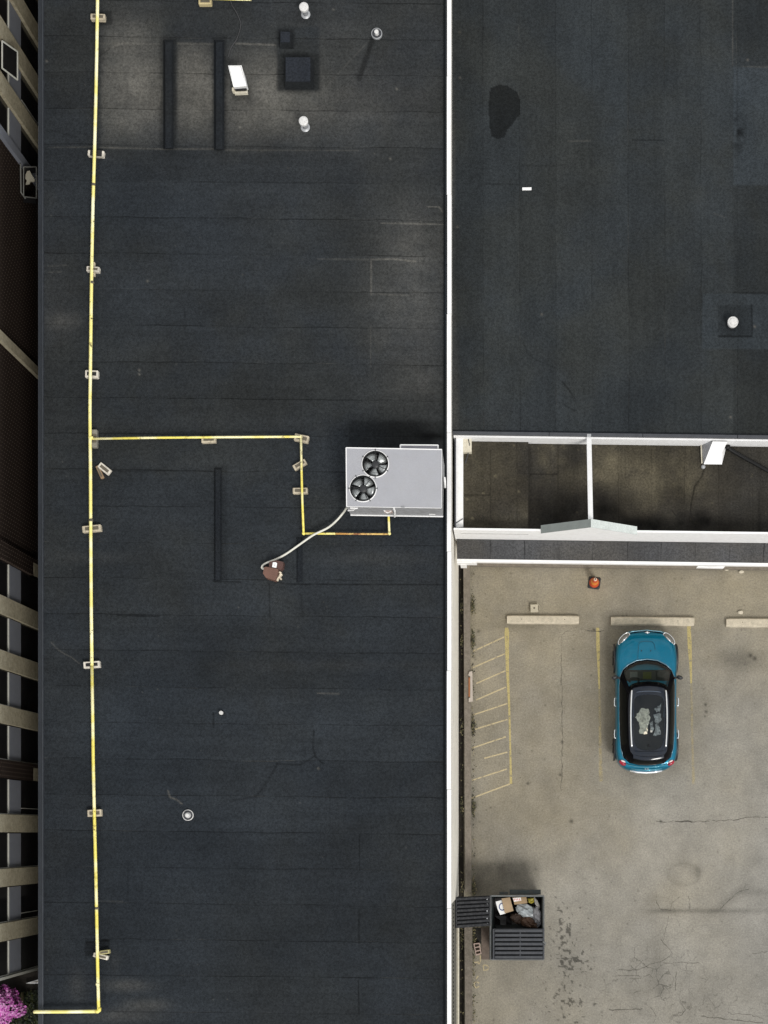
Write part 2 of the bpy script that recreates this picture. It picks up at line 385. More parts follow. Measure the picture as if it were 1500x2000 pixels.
m_ac = M('grey_cabinet_paint', (.315, .320, .345), .45, var=.04, fine=.07, fscale=45, scale=2.5, dirt=(.30, .30, .30), dirt_amt=.25)
m_acside = M('grey_cabinet_side', (.30, .305, .315), .5, var=.1, dirt=(.16, .15, .14), dirt_amt=.5)
m_blade = M('fan_blade_metal', (.34, .36, .36), .3, .5, var=.2)
m_rust = M('rust_brown_housing', (.135, .068, .048), .7, var=.15, fine=.12, fscale=50)
m_rustd = M('dark_rust_housing', (.075, .036, .029), .75, var=.2)
m_sticker = M('white_sticker', (.85, .86, .85), .5, var=.02, fine=.02)
m_flange = M('weathered_lead', (.36, .37, .38), .45, .4, var=.15)
m_cable = M('pale_conduit', (.62, .61, .54), .6, var=.1)

# ------------------------------------------------------------------ ground and parking lot
mb = MB(); mb.box(-120, 120, -120, 120, -.6, -.12)
g = tag(mb.build('ground', m_dark), kind='structure')
def mask_park(x, y):
    n = fbm(x, y, 160, 3); n2 = fbm(x, y, 40, 9)
    r = .5*(1+.46*(n-.5)+.26*(n2-.5)+.16*(fbm(x*1.6, y*.5, 55, 151)-.5))
    tan = np.clip((x-1080)/420*.45+(y-1250)/700*.55+.9*(fbm(x, y, 220, 21)-.5), 0, 1)*np.clip((y-1130)/250, 0, 1)
    r *= .985-.07*np.clip((x-1150)/350, 0, 1)*np.clip((y-1200)/500, 0, 1)
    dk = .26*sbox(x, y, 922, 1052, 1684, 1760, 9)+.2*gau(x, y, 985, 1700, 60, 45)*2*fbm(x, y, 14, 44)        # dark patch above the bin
    dk += .18*gau(x, y, 1262, 1370, 95, 160)+.12*gau(x, y, 1160, 1380, 40, 160)  # car's soft shadow painted beneath it and along its left side
    dk += .25*gau(x, y, 1455, 1290, 45, 22)+.18*gau(x, y, 1430, 1288, 50, 40)
    dk += .30*gau(x, y, 1300, 1779, 30, 5)+.34*gau(x, y, 1390, 1779, 110, 5)+.25*gau(x, y, 1430, 1752, 45, 9, -38)+.2*gau(x, y, 1500, 1742, 60, 8)
    ring = np.hypot((x-1336)/34, (y-1708)/23); dk += .09*np.exp(-((ring-.95)/.2)**2)+.07*(ring < 1)+.20*gau(x, y, 1362, 1704, 6, 13)
    dk -= .12*gau(x, y, 1300, 1580, 18, 22)
    dk += .25*gau(x, y, 1290, 1935, 10, 16)+.14*gau(x, y, 1285, 1890, 14, 50)
    dk += .3*gau(x, y, 925, 1600, 14, 60)*n2+.4*gau(x, y, 927, 1735, 14, 22)+.35*gau(x, y, 1002, 1222, 60, 9)*.7
    dk += .16*np.clip(fbm(x, y, 300, 33)-.55, 0, 1)*3
    # flaked dark spots right of the bin
    sp = np.zeros(x.shape)
    rs = np.random.default_rng(5)
    for cx, cy, sx, sy, k in ((1100, 1828, 13, 30, 80), (1118, 1880, 24, 20, 80), (1108, 1960, 26, 40, 32), (1150, 1900, 18, 8, 14), (1108, 1790, 20, 18, 14), (1085, 1850, 10, 40, 16)):
        sp = np.maximum(sp, .95*np.clip((fbm(x, y, 5.2, 141, 3)+.25*np.exp(-(((x-cx)/sx)**2+((y-cy)/sy)**2)/2.2)*min(1.35, .62+k/130)-.785)*11, 0, 1)*(np.exp(-(((x-cx)/sx)**2+((y-cy)/sy)**2)/6) > .25))
    for a, b_, rr in ((1466, 1280, 4), (1474, 1286, 4), (1378, 1376, 3), (1379, 1390, 3), (1377, 1399, 2), (1098, 1449, 3), (1094, 1513, 3), (1031, 1530, 3), (1116, 1604, 4), (1065, 1377, 1.6), (1291, 1604, 3), (1155, 1319, 1.6), (935, 1233, 3), (922, 1180, 5), (921, 1250, 5), (922, 1418, 5), (925, 1572, 6), (1160, 1230, 3)):
        sp = np.maximum(sp, np.exp(-(((x-a)**2+(y-b_)**2)/rr**2)))
    for _ in range(260):
        a, b_ = rs.uniform(925, 1500), rs.uniform(1110, 2000); rr = rs.uniform(.9, 1.9)
        i = (np.abs(x-a) < 8) & (np.abs(y-b_) < 8); sp[i] = np.maximum(sp[i], rs.uniform(.3, .9)*np.exp(-((x[i]-a)**2+(y[i]-b_)**2)/rr**2))
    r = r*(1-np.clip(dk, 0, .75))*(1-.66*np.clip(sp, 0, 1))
    craz = np.clip(gau(x, y, 1310, 1945, 110, 75)+.8*gau(x, y, 1250, 1890, 90, 50)+.6*gau(x, y, 1330, 1790, 60, 40)+.5*gau(x, y, 1440, 1975, 70, 30)+.35*gau(x, y, 1095, 1400, 20, 200), 0, 1)
    ye = .0*x
    return r, tan, craz
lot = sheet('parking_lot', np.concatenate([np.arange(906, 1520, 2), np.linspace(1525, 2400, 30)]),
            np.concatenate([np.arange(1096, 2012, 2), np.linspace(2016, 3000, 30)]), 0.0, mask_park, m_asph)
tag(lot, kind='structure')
def pstrip(name, pts, ws, mat, z=.004):
    k = MB(); q = [P(a, b, z) for a, b in pts]; k.strip(q, [w_*(D-z)/F for w_ in ws] if isinstance(ws, (list, tuple)) else ws*(D-z)/F, z)
    return k.build(name, mat, lot)
pstrip('painted_line', [(989.5, 1226), (990, 1235), (991, 1305), (994.5, 1380), (996.5, 1455), (998, 1531)], [6, 9, 6, 4, 3.4, 5], m_line)
for a in (((985, 1244), (924, 1272)), ((986, 1277), (921, 1305)), ((987, 1310), (930, 1335)), ((988, 1342), (930, 1367)), ((991, 1374), (922, 1397)),
          ((991, 1405), (922, 1426)), ((988, 1439), (922, 1461)), ((991, 1469), (946, 1481)), ((990, 1502), (922, 1524)), ((996, 1531), (921, 1559))):
    pstrip('painted_line', a, 2.6, m_hatch)
pstrip('painted_line', [(1167.5, 1226), (1168, 1260), (1169, 1300), (1170.5, 1345)], [6, 7, 4.5, 3], m_line)
pstrip('painted_line', [(1170.5, 1345), (1173.5, 1526)], [3, 7], m_line2)
pstrip('painted_line', [(1345.5, 1223), (1347, 1260), (1349, 1300), (1350, 1335)], [7, 8, 5, 3.5], m_line)
pstrip('painted_line', [(1350, 1335), (1353, 1480), (1355, 1532)], [3.5, 4, 6], m_line2)
for pts in ([(938, 1866), (938, 1880), (933, 1882)], [(944, 1885), (945, 1896)], [(944, 1885), (952, 1886), (953, 1893), (946, 1895)], [(926, 1880), (935, 1879)], [(930, 1912), (934, 1906)],
            [(936, 1920), (929, 1918), (926, 1924), (930, 1929), (936, 1926)]):
    pstrip('painted_mark', [tuple(v[:2]) for v in spline([(a, b, 0) for a, b in pts], 4)], 2.4, m_hatch)
def wig(pts, amp, step=6):
    out = []
    for (ax, ay), (bx, by) in zip(pts[:-1], pts[1:]):
        n = max(2, int(math.hypot(bx-ax, by-ay)/step))
        for i in range(n):
            t = i/n; out.append((ax+(bx-ax)*t+random.uniform(-amp, amp), ay+(by-ay)*t+random.uniform(-amp, amp)))
    return out+[pts[-1]]
for pts, wd in (([(1133, 1229), (1165, 1234), (1180, 1231)], 1.7), ([(1110, 1232), (1098, 1240), (1096, 1290), (1098, 1380), (1099, 1440), (1096, 1545)], 1.3), ([(1283, 1605), (1325, 1604), (1350, 1605), (1400, 1603), (1440, 1601), (1452, 1597), (1500, 1596)], 1.5),
                ([(1317, 1604), (1352, 1605)], 2.4), ([(1282, 1757), (1287, 1775), (1310, 1778), (1313, 1764), (1328, 1752)], 1.4), ([(1345, 1750), (1347, 1776)], 1.2),
                ([(1405, 1776), (1420, 1762), (1440, 1744), (1462, 1737)], 1.3), ([(1290, 1835), (1300, 1844), (1313, 1862), (1290, 1880), (1276, 1882), (1262, 1887), (1247, 1895), (1205, 1895)], 1.4),
                ([(1195, 1906), (1245, 1904), (1252, 1910), (1268, 1903), (1275, 1910)], 1.2), ([(1228, 1911), (1252, 1911)], 1.4), ([(1295, 1882), (1330, 1880), (1368, 1881)], 1.1), ([(1322, 1895), (1319, 1935)], 1.2),
                ([(1190, 1972), (1215, 1973), (1255, 1970)], 1.6), ([(1270, 1968), (1282, 1984), (1276, 1998)], 1.3), ([(1330, 1960), (1338, 1972), (1332, 1984), (1318, 1985)], 1.3), ([(1370, 1985), (1420, 1990), (1490, 1998)], 1.8),
                ([(1470, 1862), (1500, 1858)], 1.3), ([(1295, 1838), (1304, 1800), (1306, 1790)], .9), ([(1420, 1975), (1432, 1981), (1460, 1980), (1490, 1990)], 1.2)):
    q = wig(pts, 1.3); pstrip('crack', q, [wd*random.uniform(.4, 1.3) for _ in q], m_crack, .005)

# ------------------------------------------------------------------ long flat-roofed building (left)
ZR = 5.5
LB = thing('flat_roof_building', P(480, 1000, 0), 'long building under a flat black bitumen roof crossed by yellow gas pipe', 'building')
def mask_left(x, y):
    n = fbm(x, y, 190, 51); n2 = fbm(x*.35, y, 46, 57)
    r = .5*(1+.34*(n-.5)+.26*(n2-.5)); r *= 1.06-.13*np.clip((y-1000)/900, 0, 1)
    dust = 1.0*gau(x, y, 255, 175, 75, 85)*sbox(x, y, 196, 318, 40, 288, 6)
    dust += 1.05*gau(x, y, 382, 165, 60, 85)*sbox(x, y, 346, 417, 84, 290, 5)
    dust += .75*gau(x, y, 490, 180, 80, 75)*sbox(x, y, 440, 900, 84, 300, 5)
    dust += .32*gau(x, y, 640, 205, 170, 60)+.28*gau(x, y, 250, 60, 60, 70)*sbox(x, y, 196, 330, -50, 100, 20)+.12*gau(x, y, 650, 120, 300, 200)
    dust += .34*gau(x, y, 800, 590, 85, 150)+.26*gau(x, y, 830, 480, 60, 60)+.2*gau(x, y, 830, 745, 60, 30)
    dust += .22*gau(x, y, 125, 625, 35, 18)+.13*gau(x, y, 110, 590, 40, 80)+.1*gau(x, y, 180, 1090, 90, 12)+.1*gau(x, y, 720, 1090, 130, 14)+.08*gau(x, y, 640, 1300, 220, 10)
    dust += .45*gau(x, y, 250, 1925, 45, 12)+.34*gau(x, y, 285, 1962, 40, 12)+.26*gau(x, y, 230, 1985, 70, 14)+.2*gau(x, y, 148, 1925, 18, 30)+.14*gau(x, y, 225, 1880, 10, 22)
    dust *= .35+.95*fbm(x, y, 60, 61); dust *= 1-.9*sbox(x, y, 541, 624, 52, 178, 4)
    ln = np.zeros(x.shape)
    for pts, a, wd in (([(725, 507), (725, 576)], .30, 1.2), ([(725, 507), (770, 506), (812, 511)], .42, 1.2), ([(725, 574), (800, 577)], .22, 1.2), ([(724, 640), (724, 716)], .12, 1.2), ([(346, 85), (420, 86)], .25, 1.2), ([(460, 85), (538, 88)], .45, 1.3), ([(196, 85), (312, 86)], .2, 1.2), ([(96, 288), (180, 287)], .2, 1.3), ([(196, 288), (315, 291), (420, 291)], .26, 1.5), ([(440, 293), (700, 294)], .16, 1.2), ([(835, 404), (858, 404), (864, 414)], .35, 1.2), ([(745, 436), (868, 438)], .35, 1.2), ([(620, 506), (720, 507)], .15, 1.2), ([(205, 98), (240, 84), (262, 84)], .2, 1.2),
                       ([(100, 1255), (112, 1268), (124, 1276), (140, 1284), (155, 1296)], .22, 1.1), ([(328, 1545), (332, 1557), (345, 1562), (355, 1570)], .4, 1.5), ([(620, 1354), (662, 1355)], .3, 1.2), ([(190, 1760), (240, 1761)], .12, 1.2), ([(94, 520), (130, 518)], .14, 1.2), ([(94, 532), (120, 531)], .14, 1.2), ([(640, 165), (720, 80)], .10, 1.2), ([(310, 210), (316, 150)], .16, 1.2)):
        ln = np.maximum(ln, a*seg(x, y, pts, wd)*np.clip(.3+1.2*fbm(x, y, 9, 71), 0, 1.2))
    dust = dust*1.1+1.6*ln
    dk = .45*sbox(x, y, 680, 869, 822, 884, 5)*(.55+.7*fbm(x, y, 50, 77))+.5*gau(x, y, 845, 852, 24, 8)+.25*gau(x, y, 870, 1010, 10, 40)  # damp stain plus painted shadow of the AC unit, also by the parapet
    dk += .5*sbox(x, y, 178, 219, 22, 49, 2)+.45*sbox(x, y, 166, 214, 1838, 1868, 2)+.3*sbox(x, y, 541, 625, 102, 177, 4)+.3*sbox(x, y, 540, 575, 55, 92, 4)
    dk += .35*sbox(x, y, 453, 492, 168, 196, 4)+.25*gau(x, y, 460, 118, 22, 5)  # last term paints the white hood's shadow behind it
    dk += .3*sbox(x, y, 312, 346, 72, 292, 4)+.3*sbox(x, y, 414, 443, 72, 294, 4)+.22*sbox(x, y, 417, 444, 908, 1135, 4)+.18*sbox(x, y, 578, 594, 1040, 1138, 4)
    for pts, a, wd in (([(613, 1428), (611, 1460), (616, 1478), (632, 1492)], .3, 1.7), ([(615, 1476), (600, 1487), (585, 1494), (540, 1492)], .3, 1.6), ([(540, 1495), (520, 1530), (500, 1556), (450, 1564)], .22, 2), ([(417, 1392), (417, 1420)], .4, 1.2), ([(526, 1140), (527, 1205)], .3, 1.2), ([(587, 1160), (592, 1205)], .2, 1.4), ([(702, 1630), (702, 1700)], .35, 1.2), ([(701, 1775), (701, 1842)], .3, 1.2), ([(700, 1915), (701, 1980)], .35, 1.2), ([(250, 1692), (250, 1760)], .2, 1.2), ([(727, 78), (702, 152)], .34, 4.5), ([(417, 1135), (470, 1137)], .4, 1.3), ([(540, 1137), (560, 1141), (870, 1142)], .4, 1.3), ([(230, 1202), (310, 1204)], .4, 1.3), ([(196, 919), (420, 920)], .25, 1.2), ([(195, 110), (215, 94)], .3, 1.3), ([(192, 1838), (213, 1837)], .7, 1.5), ([(168, 1840), (190, 1839)], .6, 1.4),
                       ([(168, 1580), (190, 1572)], .3, 1.4), ([(178, 1604), (200, 1596)], .3, 1.2), ([(100, 255), (150, 268)], .15, 1.2), ([(360, 600), (362, 640)], .15, 1.2), ([(120, 640), (118, 700)], .12, 1.2)):
        dk = np.maximum(dk, 1.45*a*seg(x, y, pts, wd)*np.clip(.4+1.1*fbm(x, y, 12, 91), 0, 1.2))
    sp = np.zeros(x.shape); rs = np.random.default_rng(15)
    for _ in range(170):
        a, b_ = rs.uniform(85, 870), rs.uniform(0, 2000); rr = rs.uniform(.8, 1.5)
        i = (np.abs(x-a) < 6) & (np.abs(y-b_) < 6); sp[i] = np.maximum(sp[i], rs.uniform(.05, .45)*np.exp(-((x[i]-a)**2+(y[i]-b_)**2)/rr**2))
    for a, b_ in ((91, 119), (469, 249), (288, 549), (762, 310), (280, 156), (622, 1501), (272, 723), (272, 731), (651, 19), (775, 174)):
        sp = np.maximum(sp, .9*np.exp(-((x-a)**2+(y-b_)**2)/2.2**2))
    blue = np.clip(.55*gau(x, y, 280, 400, 190, 90)+.4*gau(x, y, 300, 1640, 250, 350)+.7*(fbm(x, y, 240, 67)-.5)+.35*np.clip((y-900)/500, 0, 1), 0, 1)
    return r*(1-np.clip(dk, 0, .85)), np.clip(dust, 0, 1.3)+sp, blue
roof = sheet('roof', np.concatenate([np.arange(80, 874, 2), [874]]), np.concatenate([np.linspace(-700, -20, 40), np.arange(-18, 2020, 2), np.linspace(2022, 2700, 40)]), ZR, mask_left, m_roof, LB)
XL, XR = P(75.5, 0, 5.56).x, P(880.5, 0, 5.6).x
YT, YB = P(0, -700, ZR).y, P(0, 2700, ZR).y
YWALL = P(889, 1757, 2.5).y
mb = MB(); mb.box(XL+.05, XR-.012, YWALL, YT, -.3, ZR-.05); mb.build('wall', m_wallw, LB)
m_wall2 = M('olive_ribbed_wall', (.155, .150, .125), .85, var=.15, fine=.1, dirt=(.05, .05, .04), dirt_amt=.6)
mb = MB(); mb.box(XL+.05, XR-.03, YB, YWALL-.003, -.3, ZR-.05)
tag(mb.build('wall', m_wall2, LB), 'unpainted olive grey end of the wall')
mb = MB()
mb.box(XR-.027, XR-.004, YB, YWALL-.02, 1.0, 1.06)
for i in range(60): y = YWALL-.1-i*.11; mb.box(XR-.027, XR-.012, y-.035, y, 3.3, 3.55, 1)
mb.tube([(XR+.03, YWALL-.05, 1.35), (XR+.03, YB, 1.35)], .028, 8)
mb.build('conduit', [m_cream, m_black], LB)
# metal edge on the left, parapet curb and coping on the right
mb = MB(); a0, a1 = P(75.5, 0, 5.56).x, P(82.6, 0, 5.56).x
mb.box(a0, a1, YB, YT, ZR-.16, ZR+.05); mb.box(a1+.002, a1+.03, YB, YT, ZR-.02, ZR+.075, 1); mb.box(a0-.012, a0-.002, YB, YT, ZR-.2, ZR+.06, 1)
mb.build('roof_edge', [m_edge, m_edgel], LB)
mb = MB(); p = [P(866, 0, ZR).x, P(869.5, 0, ZR).x, P(874, 0, ZR+.12).x]
mb.hexa([(p[0], YB, ZR-.02), (p[2], YB, ZR-.02), (p[2], YT, ZR-.02), (p[0], YT, ZR-.02)], [(p[1], YB, ZR+.13), (p[2], YB, ZR+.13), (p[2], YT, ZR+.13), (p[1], YT, ZR+.13)])
mb.build('parapet_curb', m_flash, LB)
mb = MB(); y = YB; k = 0
while y < YT:
    L = 3.05; y2 = min(YT, y+L); j = .006*math.sin(k*2.3)
    mb.box(p[2]-.012+j, XR+.008+j, y+.004, y2-.004, ZR-.06, ZR+.145, 0, .006); y = y2; k += 1
mb.build('coping', m_white, LB)
# membrane-covered ridges and curbs
def ridge(x0, x1, y0, y1, h, flare=4):
    k = MB(); z0, z1 = ZR+.003, ZR+h
    A = [P(x0-flare, y1, z0), P(x1+flare, y1, z0), P(x1+flare, y0-flare, z0), P(x0-flare, y0-flare, z0)]
    B = [P(x0, y1-2, z1), P(x1, y1-2, z1), P(x1, y0, z1), P(x0, y0, z1)]
    k.hexa(A, B); o = k.build('membrane_ridge', m_flash, LB); return o
ridge(323, 335, 82, 291, .11); ridge(422, 434, 82, 293, .11); ridge(421, 430, 917, 1134, .08, 3); ridge(582, 588, 1052, 1137, .04, 3)
def curb(x0, x1, y0, y1, h):
    k = MB(); a = P(x0, y1, ZR+h); b = P(x1, y0, ZR+h); f = .05; t = .02
    k.hexa([(a.x-f, a.y-f, ZR+.002), (b.x+f, a.y-f, ZR+.002), (b.x+f, b.y+f, ZR+.002), (a.x-f, b.y+f, ZR+.002)], [(a.x, a.y, ZR+h-t), (b.x, a.y, ZR+h-t), (b.x, b.y, ZR+h-t), (a.x, b.y, ZR+h-t)], 1)
    k.box(a.x+.012, b.x-.012, a.y+.012, b.y-.012, ZR+h-t+.001, ZR+h, 0); k.build('roof_curb', [m_cap, m_flash], LB)
curb(547, 567, 61, 83, .2); curb(557, 607, 111, 160, .28)

# ------------------------------------------------------------------ lower-right commercial block with dark roof, stepped lower roof, pediment and canopy
ZU, ZA, ZB_, ZP = 4.6, 4.20, 4.05, 4.62
RB = thing('stepped_roof_building', P(1250, 700, 0), 'building with charcoal roof, white pedimented parapet and grey canopy above the parking lot', 'building')
tl = lambda x: (x-885)*.0135                      # the whole block is turned a touch
def mask_right(x, y):
    n = fbm(x, y, 200, 81); r = .5*(1+.30*(n-.5)+.16*(fbm(x, y*.5, 40, 83)-.5))
    dk = .62*poly(x+1.2*(fbm(x, y, 8, 3)-.5), y, [(958, 172), (975, 165), (992, 168), (1010, 180), (1016, 195), (1015, 224), (1003, 240), (990, 255), (985, 268), (972, 272), (960, 266), (956, 245), (954, 205)])
    dk += .19*sbox(x, y, 1432, 1600, 362, 572, 1.5)+.22*sbox(x, y, 1432, 1600, 682, 860, 1.5)+.14*sbox(x, y, 1432, 1600, -100, 130, 2)+.12*sbox(x, y, 880, 946, -100, 700, 2)*.7
    dk += .28*sbox(x, y, 1404, 1468, 597, 656, 2)
    for pts, a, wd in (([(1404, 657), (1468, 657)], .75, 1.3), ([(1468, 596), (1469, 657)], .65, 1.3), ([(1404, 597), (1404, 657)], .35, 1), ([(1404, 597), (1468, 597)], .25, 1), ([(1235, 273), (1297, 274)], .45, 1.2), ([(948, 359), (1012, 360)], .32, 1.2), ([(1020, 323), (1085, 324)], .3, 1.2), ([(1022, 670), (1030, 690), (1045, 702), (1088, 720)], .25, 1.4), ([(1098, 745), (1112, 762), (1120, 775)], .4, 1.6), ([(1100, 790), (1122, 802)], .35, 1.4), ([(1371, 572), (1371, 600)], .4, 1.2), ([(1432, 571), (1500, 573)], .5, 1.6), ([(1432, 130), (1432, 680)], .12, 1.2)):
        dk = np.maximum(dk, a*seg(x, y, pts, wd))
    bl = np.clip(gau(x, y, 1442, 255, 12, 40)*2.4*(fbm(x, y, 13, 93)-.42), 0, .7)+.3*gau(x, y, 1442, 310, 6, 50)*fbm(x, y, 15, 9); dk += bl
    r = r*(1+.21*sbox(x, y, 1432, 1600, 131, 362, 2)+.16*sbox(x, y, 1371, 1600, 573, 682, 2))*(1-np.clip(dk, 0, .8))
    dust = .4*seg(x, y, [(1431, -10), (1431, 128)], 1.3)*np.clip(2*fbm(x, y, 30, 5)-.3, 0, 1)+.25*seg(x, y, [(1110, 276), (1152, 275)], 1.4)+.2*seg(x, y, [(1450, 130), (1500, 131)], 1.2)
    dust += .22*gau(x, y, 886, 620, 5, 60)+.30*gau(x, y, 888, 770, 8, 90)+.22*gau(x, y, 886, 300, 3, 200)+.18*seg(x, y, [(1395, 417), (1415, 424)], 1)+.1*seg(x, y, [(1160, 605), (1168, 618)], 1)
    for a, b_ in ((1474, 638), (1460, 117), (898, 63), (898, 152), (893, 443), (1427, 815), (1058, 614)): dust = np.maximum(dust, .9*np.exp(-((x-a)**2+(y-b_)**2)/2.2**2))
    blue = np.clip(.5*sbox(x, y, 1432, 1600, 131, 362, 2)+.6*sbox(x, y, 1371, 1600, 573, 682, 3)+.4*gau(x, y, 1200, 100, 120, 120)+.6*(fbm(x, y, 200, 97)-.5), 0, 1)
    return r, np.clip(dust, 0, 1), blue
def warp_r(px, py): return px, np.where(py > 400, py+(py-400)/445*tl(px), py)
sheet('roof', np.concatenate([np.arange(883, 1520, 2), np.linspace(1525, 2600, 30)]), np.concatenate([np.linspace(-700, -20, 30), np.arange(-18, 843, 2), [844]]), ZU, mask_right, m_roof2, RB, warp_r)
XE = P(2600, 0, ZU).x
def slab(pts_top, z0, z1, name, mat, parent=None):
    k = MB(); k.prism([P(a, b, z1) for a, b in pts_top], z0); return k.build(name, mat, parent or RB)
def ypx(base, x): return base+tl(x)
slab([(883, -700), (2600, -700), (2600, ypx(843, 2600)), (883, 843)], 0, ZU-.01, 'wall', m_wallw)
# coping of the upper roof and its white fascia
mb = MB()
for x0, x1 in ((884, 1072), (1073, 1255), (1256, 1440), (1441, 1640), (1641, 2600)):
    mb.prism([P(x0, ypx(842.0, x0), ZU+.05), P(x1, ypx(842.0, x1), ZU+.05), P(x1, ypx(848.0, x1), ZU+.05), P(x0, ypx(848.0, x0), ZU+.05)], ZU-.12)
mb.prism([P(884, 839.5, ZU+.02), P(2600, ypx(839.5, 2600), ZU+.02), P(2600, ypx(841.8, 2600), ZU+.02), P(884, 841.8, ZU+.02)], ZU-.02, 1)
mb.build('coping', [m_coal, m_flash], RB)
mb = MB(); mb.prism([P(886, 850.0, ZU-.02), P(2600, ypx(850.0, 2600), ZU-.02), P(2600, ypx(853.5, 2600), ZU-.02), P(886, 853.5, ZU-.02)], 3.9); mb.build('fascia', m_white, RB)
# lower stepped roof
def mask_low(x, y):
    n = fbm(x, y, 60, 101); r = .5*(1+.8*(n-.5)); right = x > 1031
    dust = np.where(right, 0, .18)+.8*gau(x, y, 1300, 940, 75, 55)+.75*gau(x, y, 1185, 905, 45, 40)+.5*gau(x, y, 1080, 920, 40, 40)+.55*gau(x, y, 1060, 880, 30, 25)+.35*gau(x, y, 1250, 870, 90, 14)
    dust = np.where(right, 1.55*dust, .42); dust *= np.clip(2.2*fbm(x, y, 45, 107)-.5, .05, 1.2)
    dk = .5*gau(x, y, 1250, 1040, 230, 26)+.55*gau(x, y, 1105, 1000, 60, 45)+.6*gau(x, y, 1170, 990, 60, 34)+.35*gau(x, y, 1400, 960, 70, 70)+.45*gau(x, y, 1345, 1015, 90, 22)+.3*gau(x, y, 1270, 1022, 60, 14)+.3*sbox(x, y, 1480, 1486, 860, 1040, 3)  # parapet and pediment shadows painted into the sheet, mixed with water stains
    dk = dk*np.clip(1.7*fbm(x, y, 35, 109)-.1, .2, 1.2)
    for pts, a, wd in (([(905, 967), (958, 967)], .45, 1.3), ([(958, 880), (958, 1012)], .3, 1.1), ([(1035, 926), (1090, 926)], .5, 1.2), ([(1090, 860), (1090, 1030)], .35, 1.2), ([(1035, 977), (1090, 977)], .3, 1.3), ([(1376, 915), (1370, 932), (1357, 950), (1350, 985), (1347, 1020)], .7, 1.5), ([(1312, 997), (1325, 1012)], .5, 1.3), ([(1221, 880), (1222, 1000)], .2, 1.2)):
        dk = np.maximum(dk, a*seg(x, y, pts, wd))
    rs = np.random.default_rng(8); sp = np.zeros(x.shape)
    for _ in range(120):
        a, b_ = rs.uniform(905, 1500), rs.choice([rs.uniform(862, 1030), rs.uniform(862, 884)]); rr = rs.uniform(.8, 1.8)
        i = (np.abs(x-a) < 6) & (np.abs(y-b_) < 6); sp[i] = np.maximum(sp[i], rs.uniform(.2, .9)*np.exp(-((x[i]-a)**2+(y[i]-b_)**2)/rr**2))
    for a, b_ in ((912, 975), (923, 1012), (944, 963), (968, 930), (1013, 960)): sp = np.maximum(sp, 1.6*np.exp(-((x-a)**2+(y-b_)**2)/2.2**2))
    return r*(1-np.clip(dk, 0, .85)), np.clip(dust, 0, 1)+sp, .25*gau(x, y, 1500, 960, 120, 120)
wl = lambda px, py: (px, py+tl(px))
sheet('lower_roof', np.arange(900, 1033, 2), np.arange(852, 1044, 2), ZA, mask_low, m_low, RB, wl)
sheet('lower_roof', np.concatenate([np.arange(1031, 1510, 2), np.linspace(1515, 2600, 30)]), np.arange(852, 1044, 2), ZB_, mask_low, m_low, RB, wl)
slab([(1026, 856), (1031, 856), (1031, 1034), (1026, 1034)], ZB_-.1, ZA-.002, 'roof_step', m_flash)
slab([(889, 853), (2600, ypx(853, 2600)), (2600, ypx(1036, 2600)), (889, 1036)], 0, ZB_-.02, 'wall', m_wallw)
# white kerb flashing on the left of the lower roof
mb = MB(); mb.prism([P(889.5, 851, 4.42), P(904.5, 851, 4.42), P(904.5, 1028, 4.42), P(889.5, 1031, 4.42)], ZA-.1)
mb.prism([P(904.6, 853, 4.40), P(921, 853, 4.40), P(921, 882.5, 4.40), P(904.6, 882.5, 4.40)], ZA-.05, 1)
mb.prism([P(888, 851, 4.5), P(890.5, 851, 4.5), P(890.5, 1034, 4.5), P(888, 1034, 4.5)], ZA, 2)
mb.tube([P(914, 854, 4.41), P(917, 868, 4.41), P(915, 884, 4.3), P(909, 905, 4.25)], .012, 6, 2); mb.tube([P(890, 1022, 4.43), P(904, 1013, 4.43)], .012, 6, 2)
mb.build('kerb_flashing', [m_white, m_cream, m_coal], RB)
# front parapet with pediment
yb = 1035.0
def par(x, z, back=False): return P(x, ypx(yb-(4 if back else 0), x), z)
mb = MB()
fx = [886, 1055, 1151, 1241, 2600]; fz = [ZP, ZP+.12, ZP+1.02, ZP+.12, ZP]
def front(px_at_ZP, z):                             # same wall plane at any height: world x/y from the ZP measurement
    q = P(px_at_ZP, ypx(yb, px_at_ZP), ZP); return Vector((q.x, q.y, z))
xs = [886, 1056, 1056.01, 1150, 1243, 1243.01, 2600]; zs = [ZP, ZP, ZP+.16, ZP+.98, ZP+.16, ZP, ZP]
TH = .055
F0 = [front(x, z) for x, z in zip(xs, zs)]; B0 = [v+Vector((0, TH, 0)) for v in F0]
Fb = [front(x, 3.2) for x in xs]; Bb = [v+Vector((0, TH, 0)) for v in Fb]; n = len(xs)
for i in range(n-1):
    mb.add([Fb[i], Fb[i+1], F0[i+1], F0[i]], [(0, 1, 2, 3)]); mb.add([Bb[i], Bb[i+1], B0[i+1], B0[i]], [(3, 2, 1, 0)]); mb.add([F0[i], F0[i+1], B0[i+1], B0[i]], [(0, 1, 2, 3)])
par_o = mb.build('parapet', m_white, RB)
m_gal2 = M('speckled_capping_sunlit', (.50, .54, .52), .7, var=.1, fscale=70, fine=.3)
for side, mt in ((0, m_gal), (1, m_gal2)):  # one capping, its shaded slope painted darker and its sunlit slope paler
    k = MB(); i0, i1 = (2, 3) if side == 0 else (3, 4)
    a, b = F0[i0]+Vector((0, -.10, .012)), F0[i1]+Vector((0, -.10, .012)); U = Vector((0, .21, 0)); H = Vector((0, 0, .035))
    k.hexa([a, b, b+U, a+U], [a+H, b+H, b+U+H, a+U+H]); k.build('pediment_capping', mt, par_o)
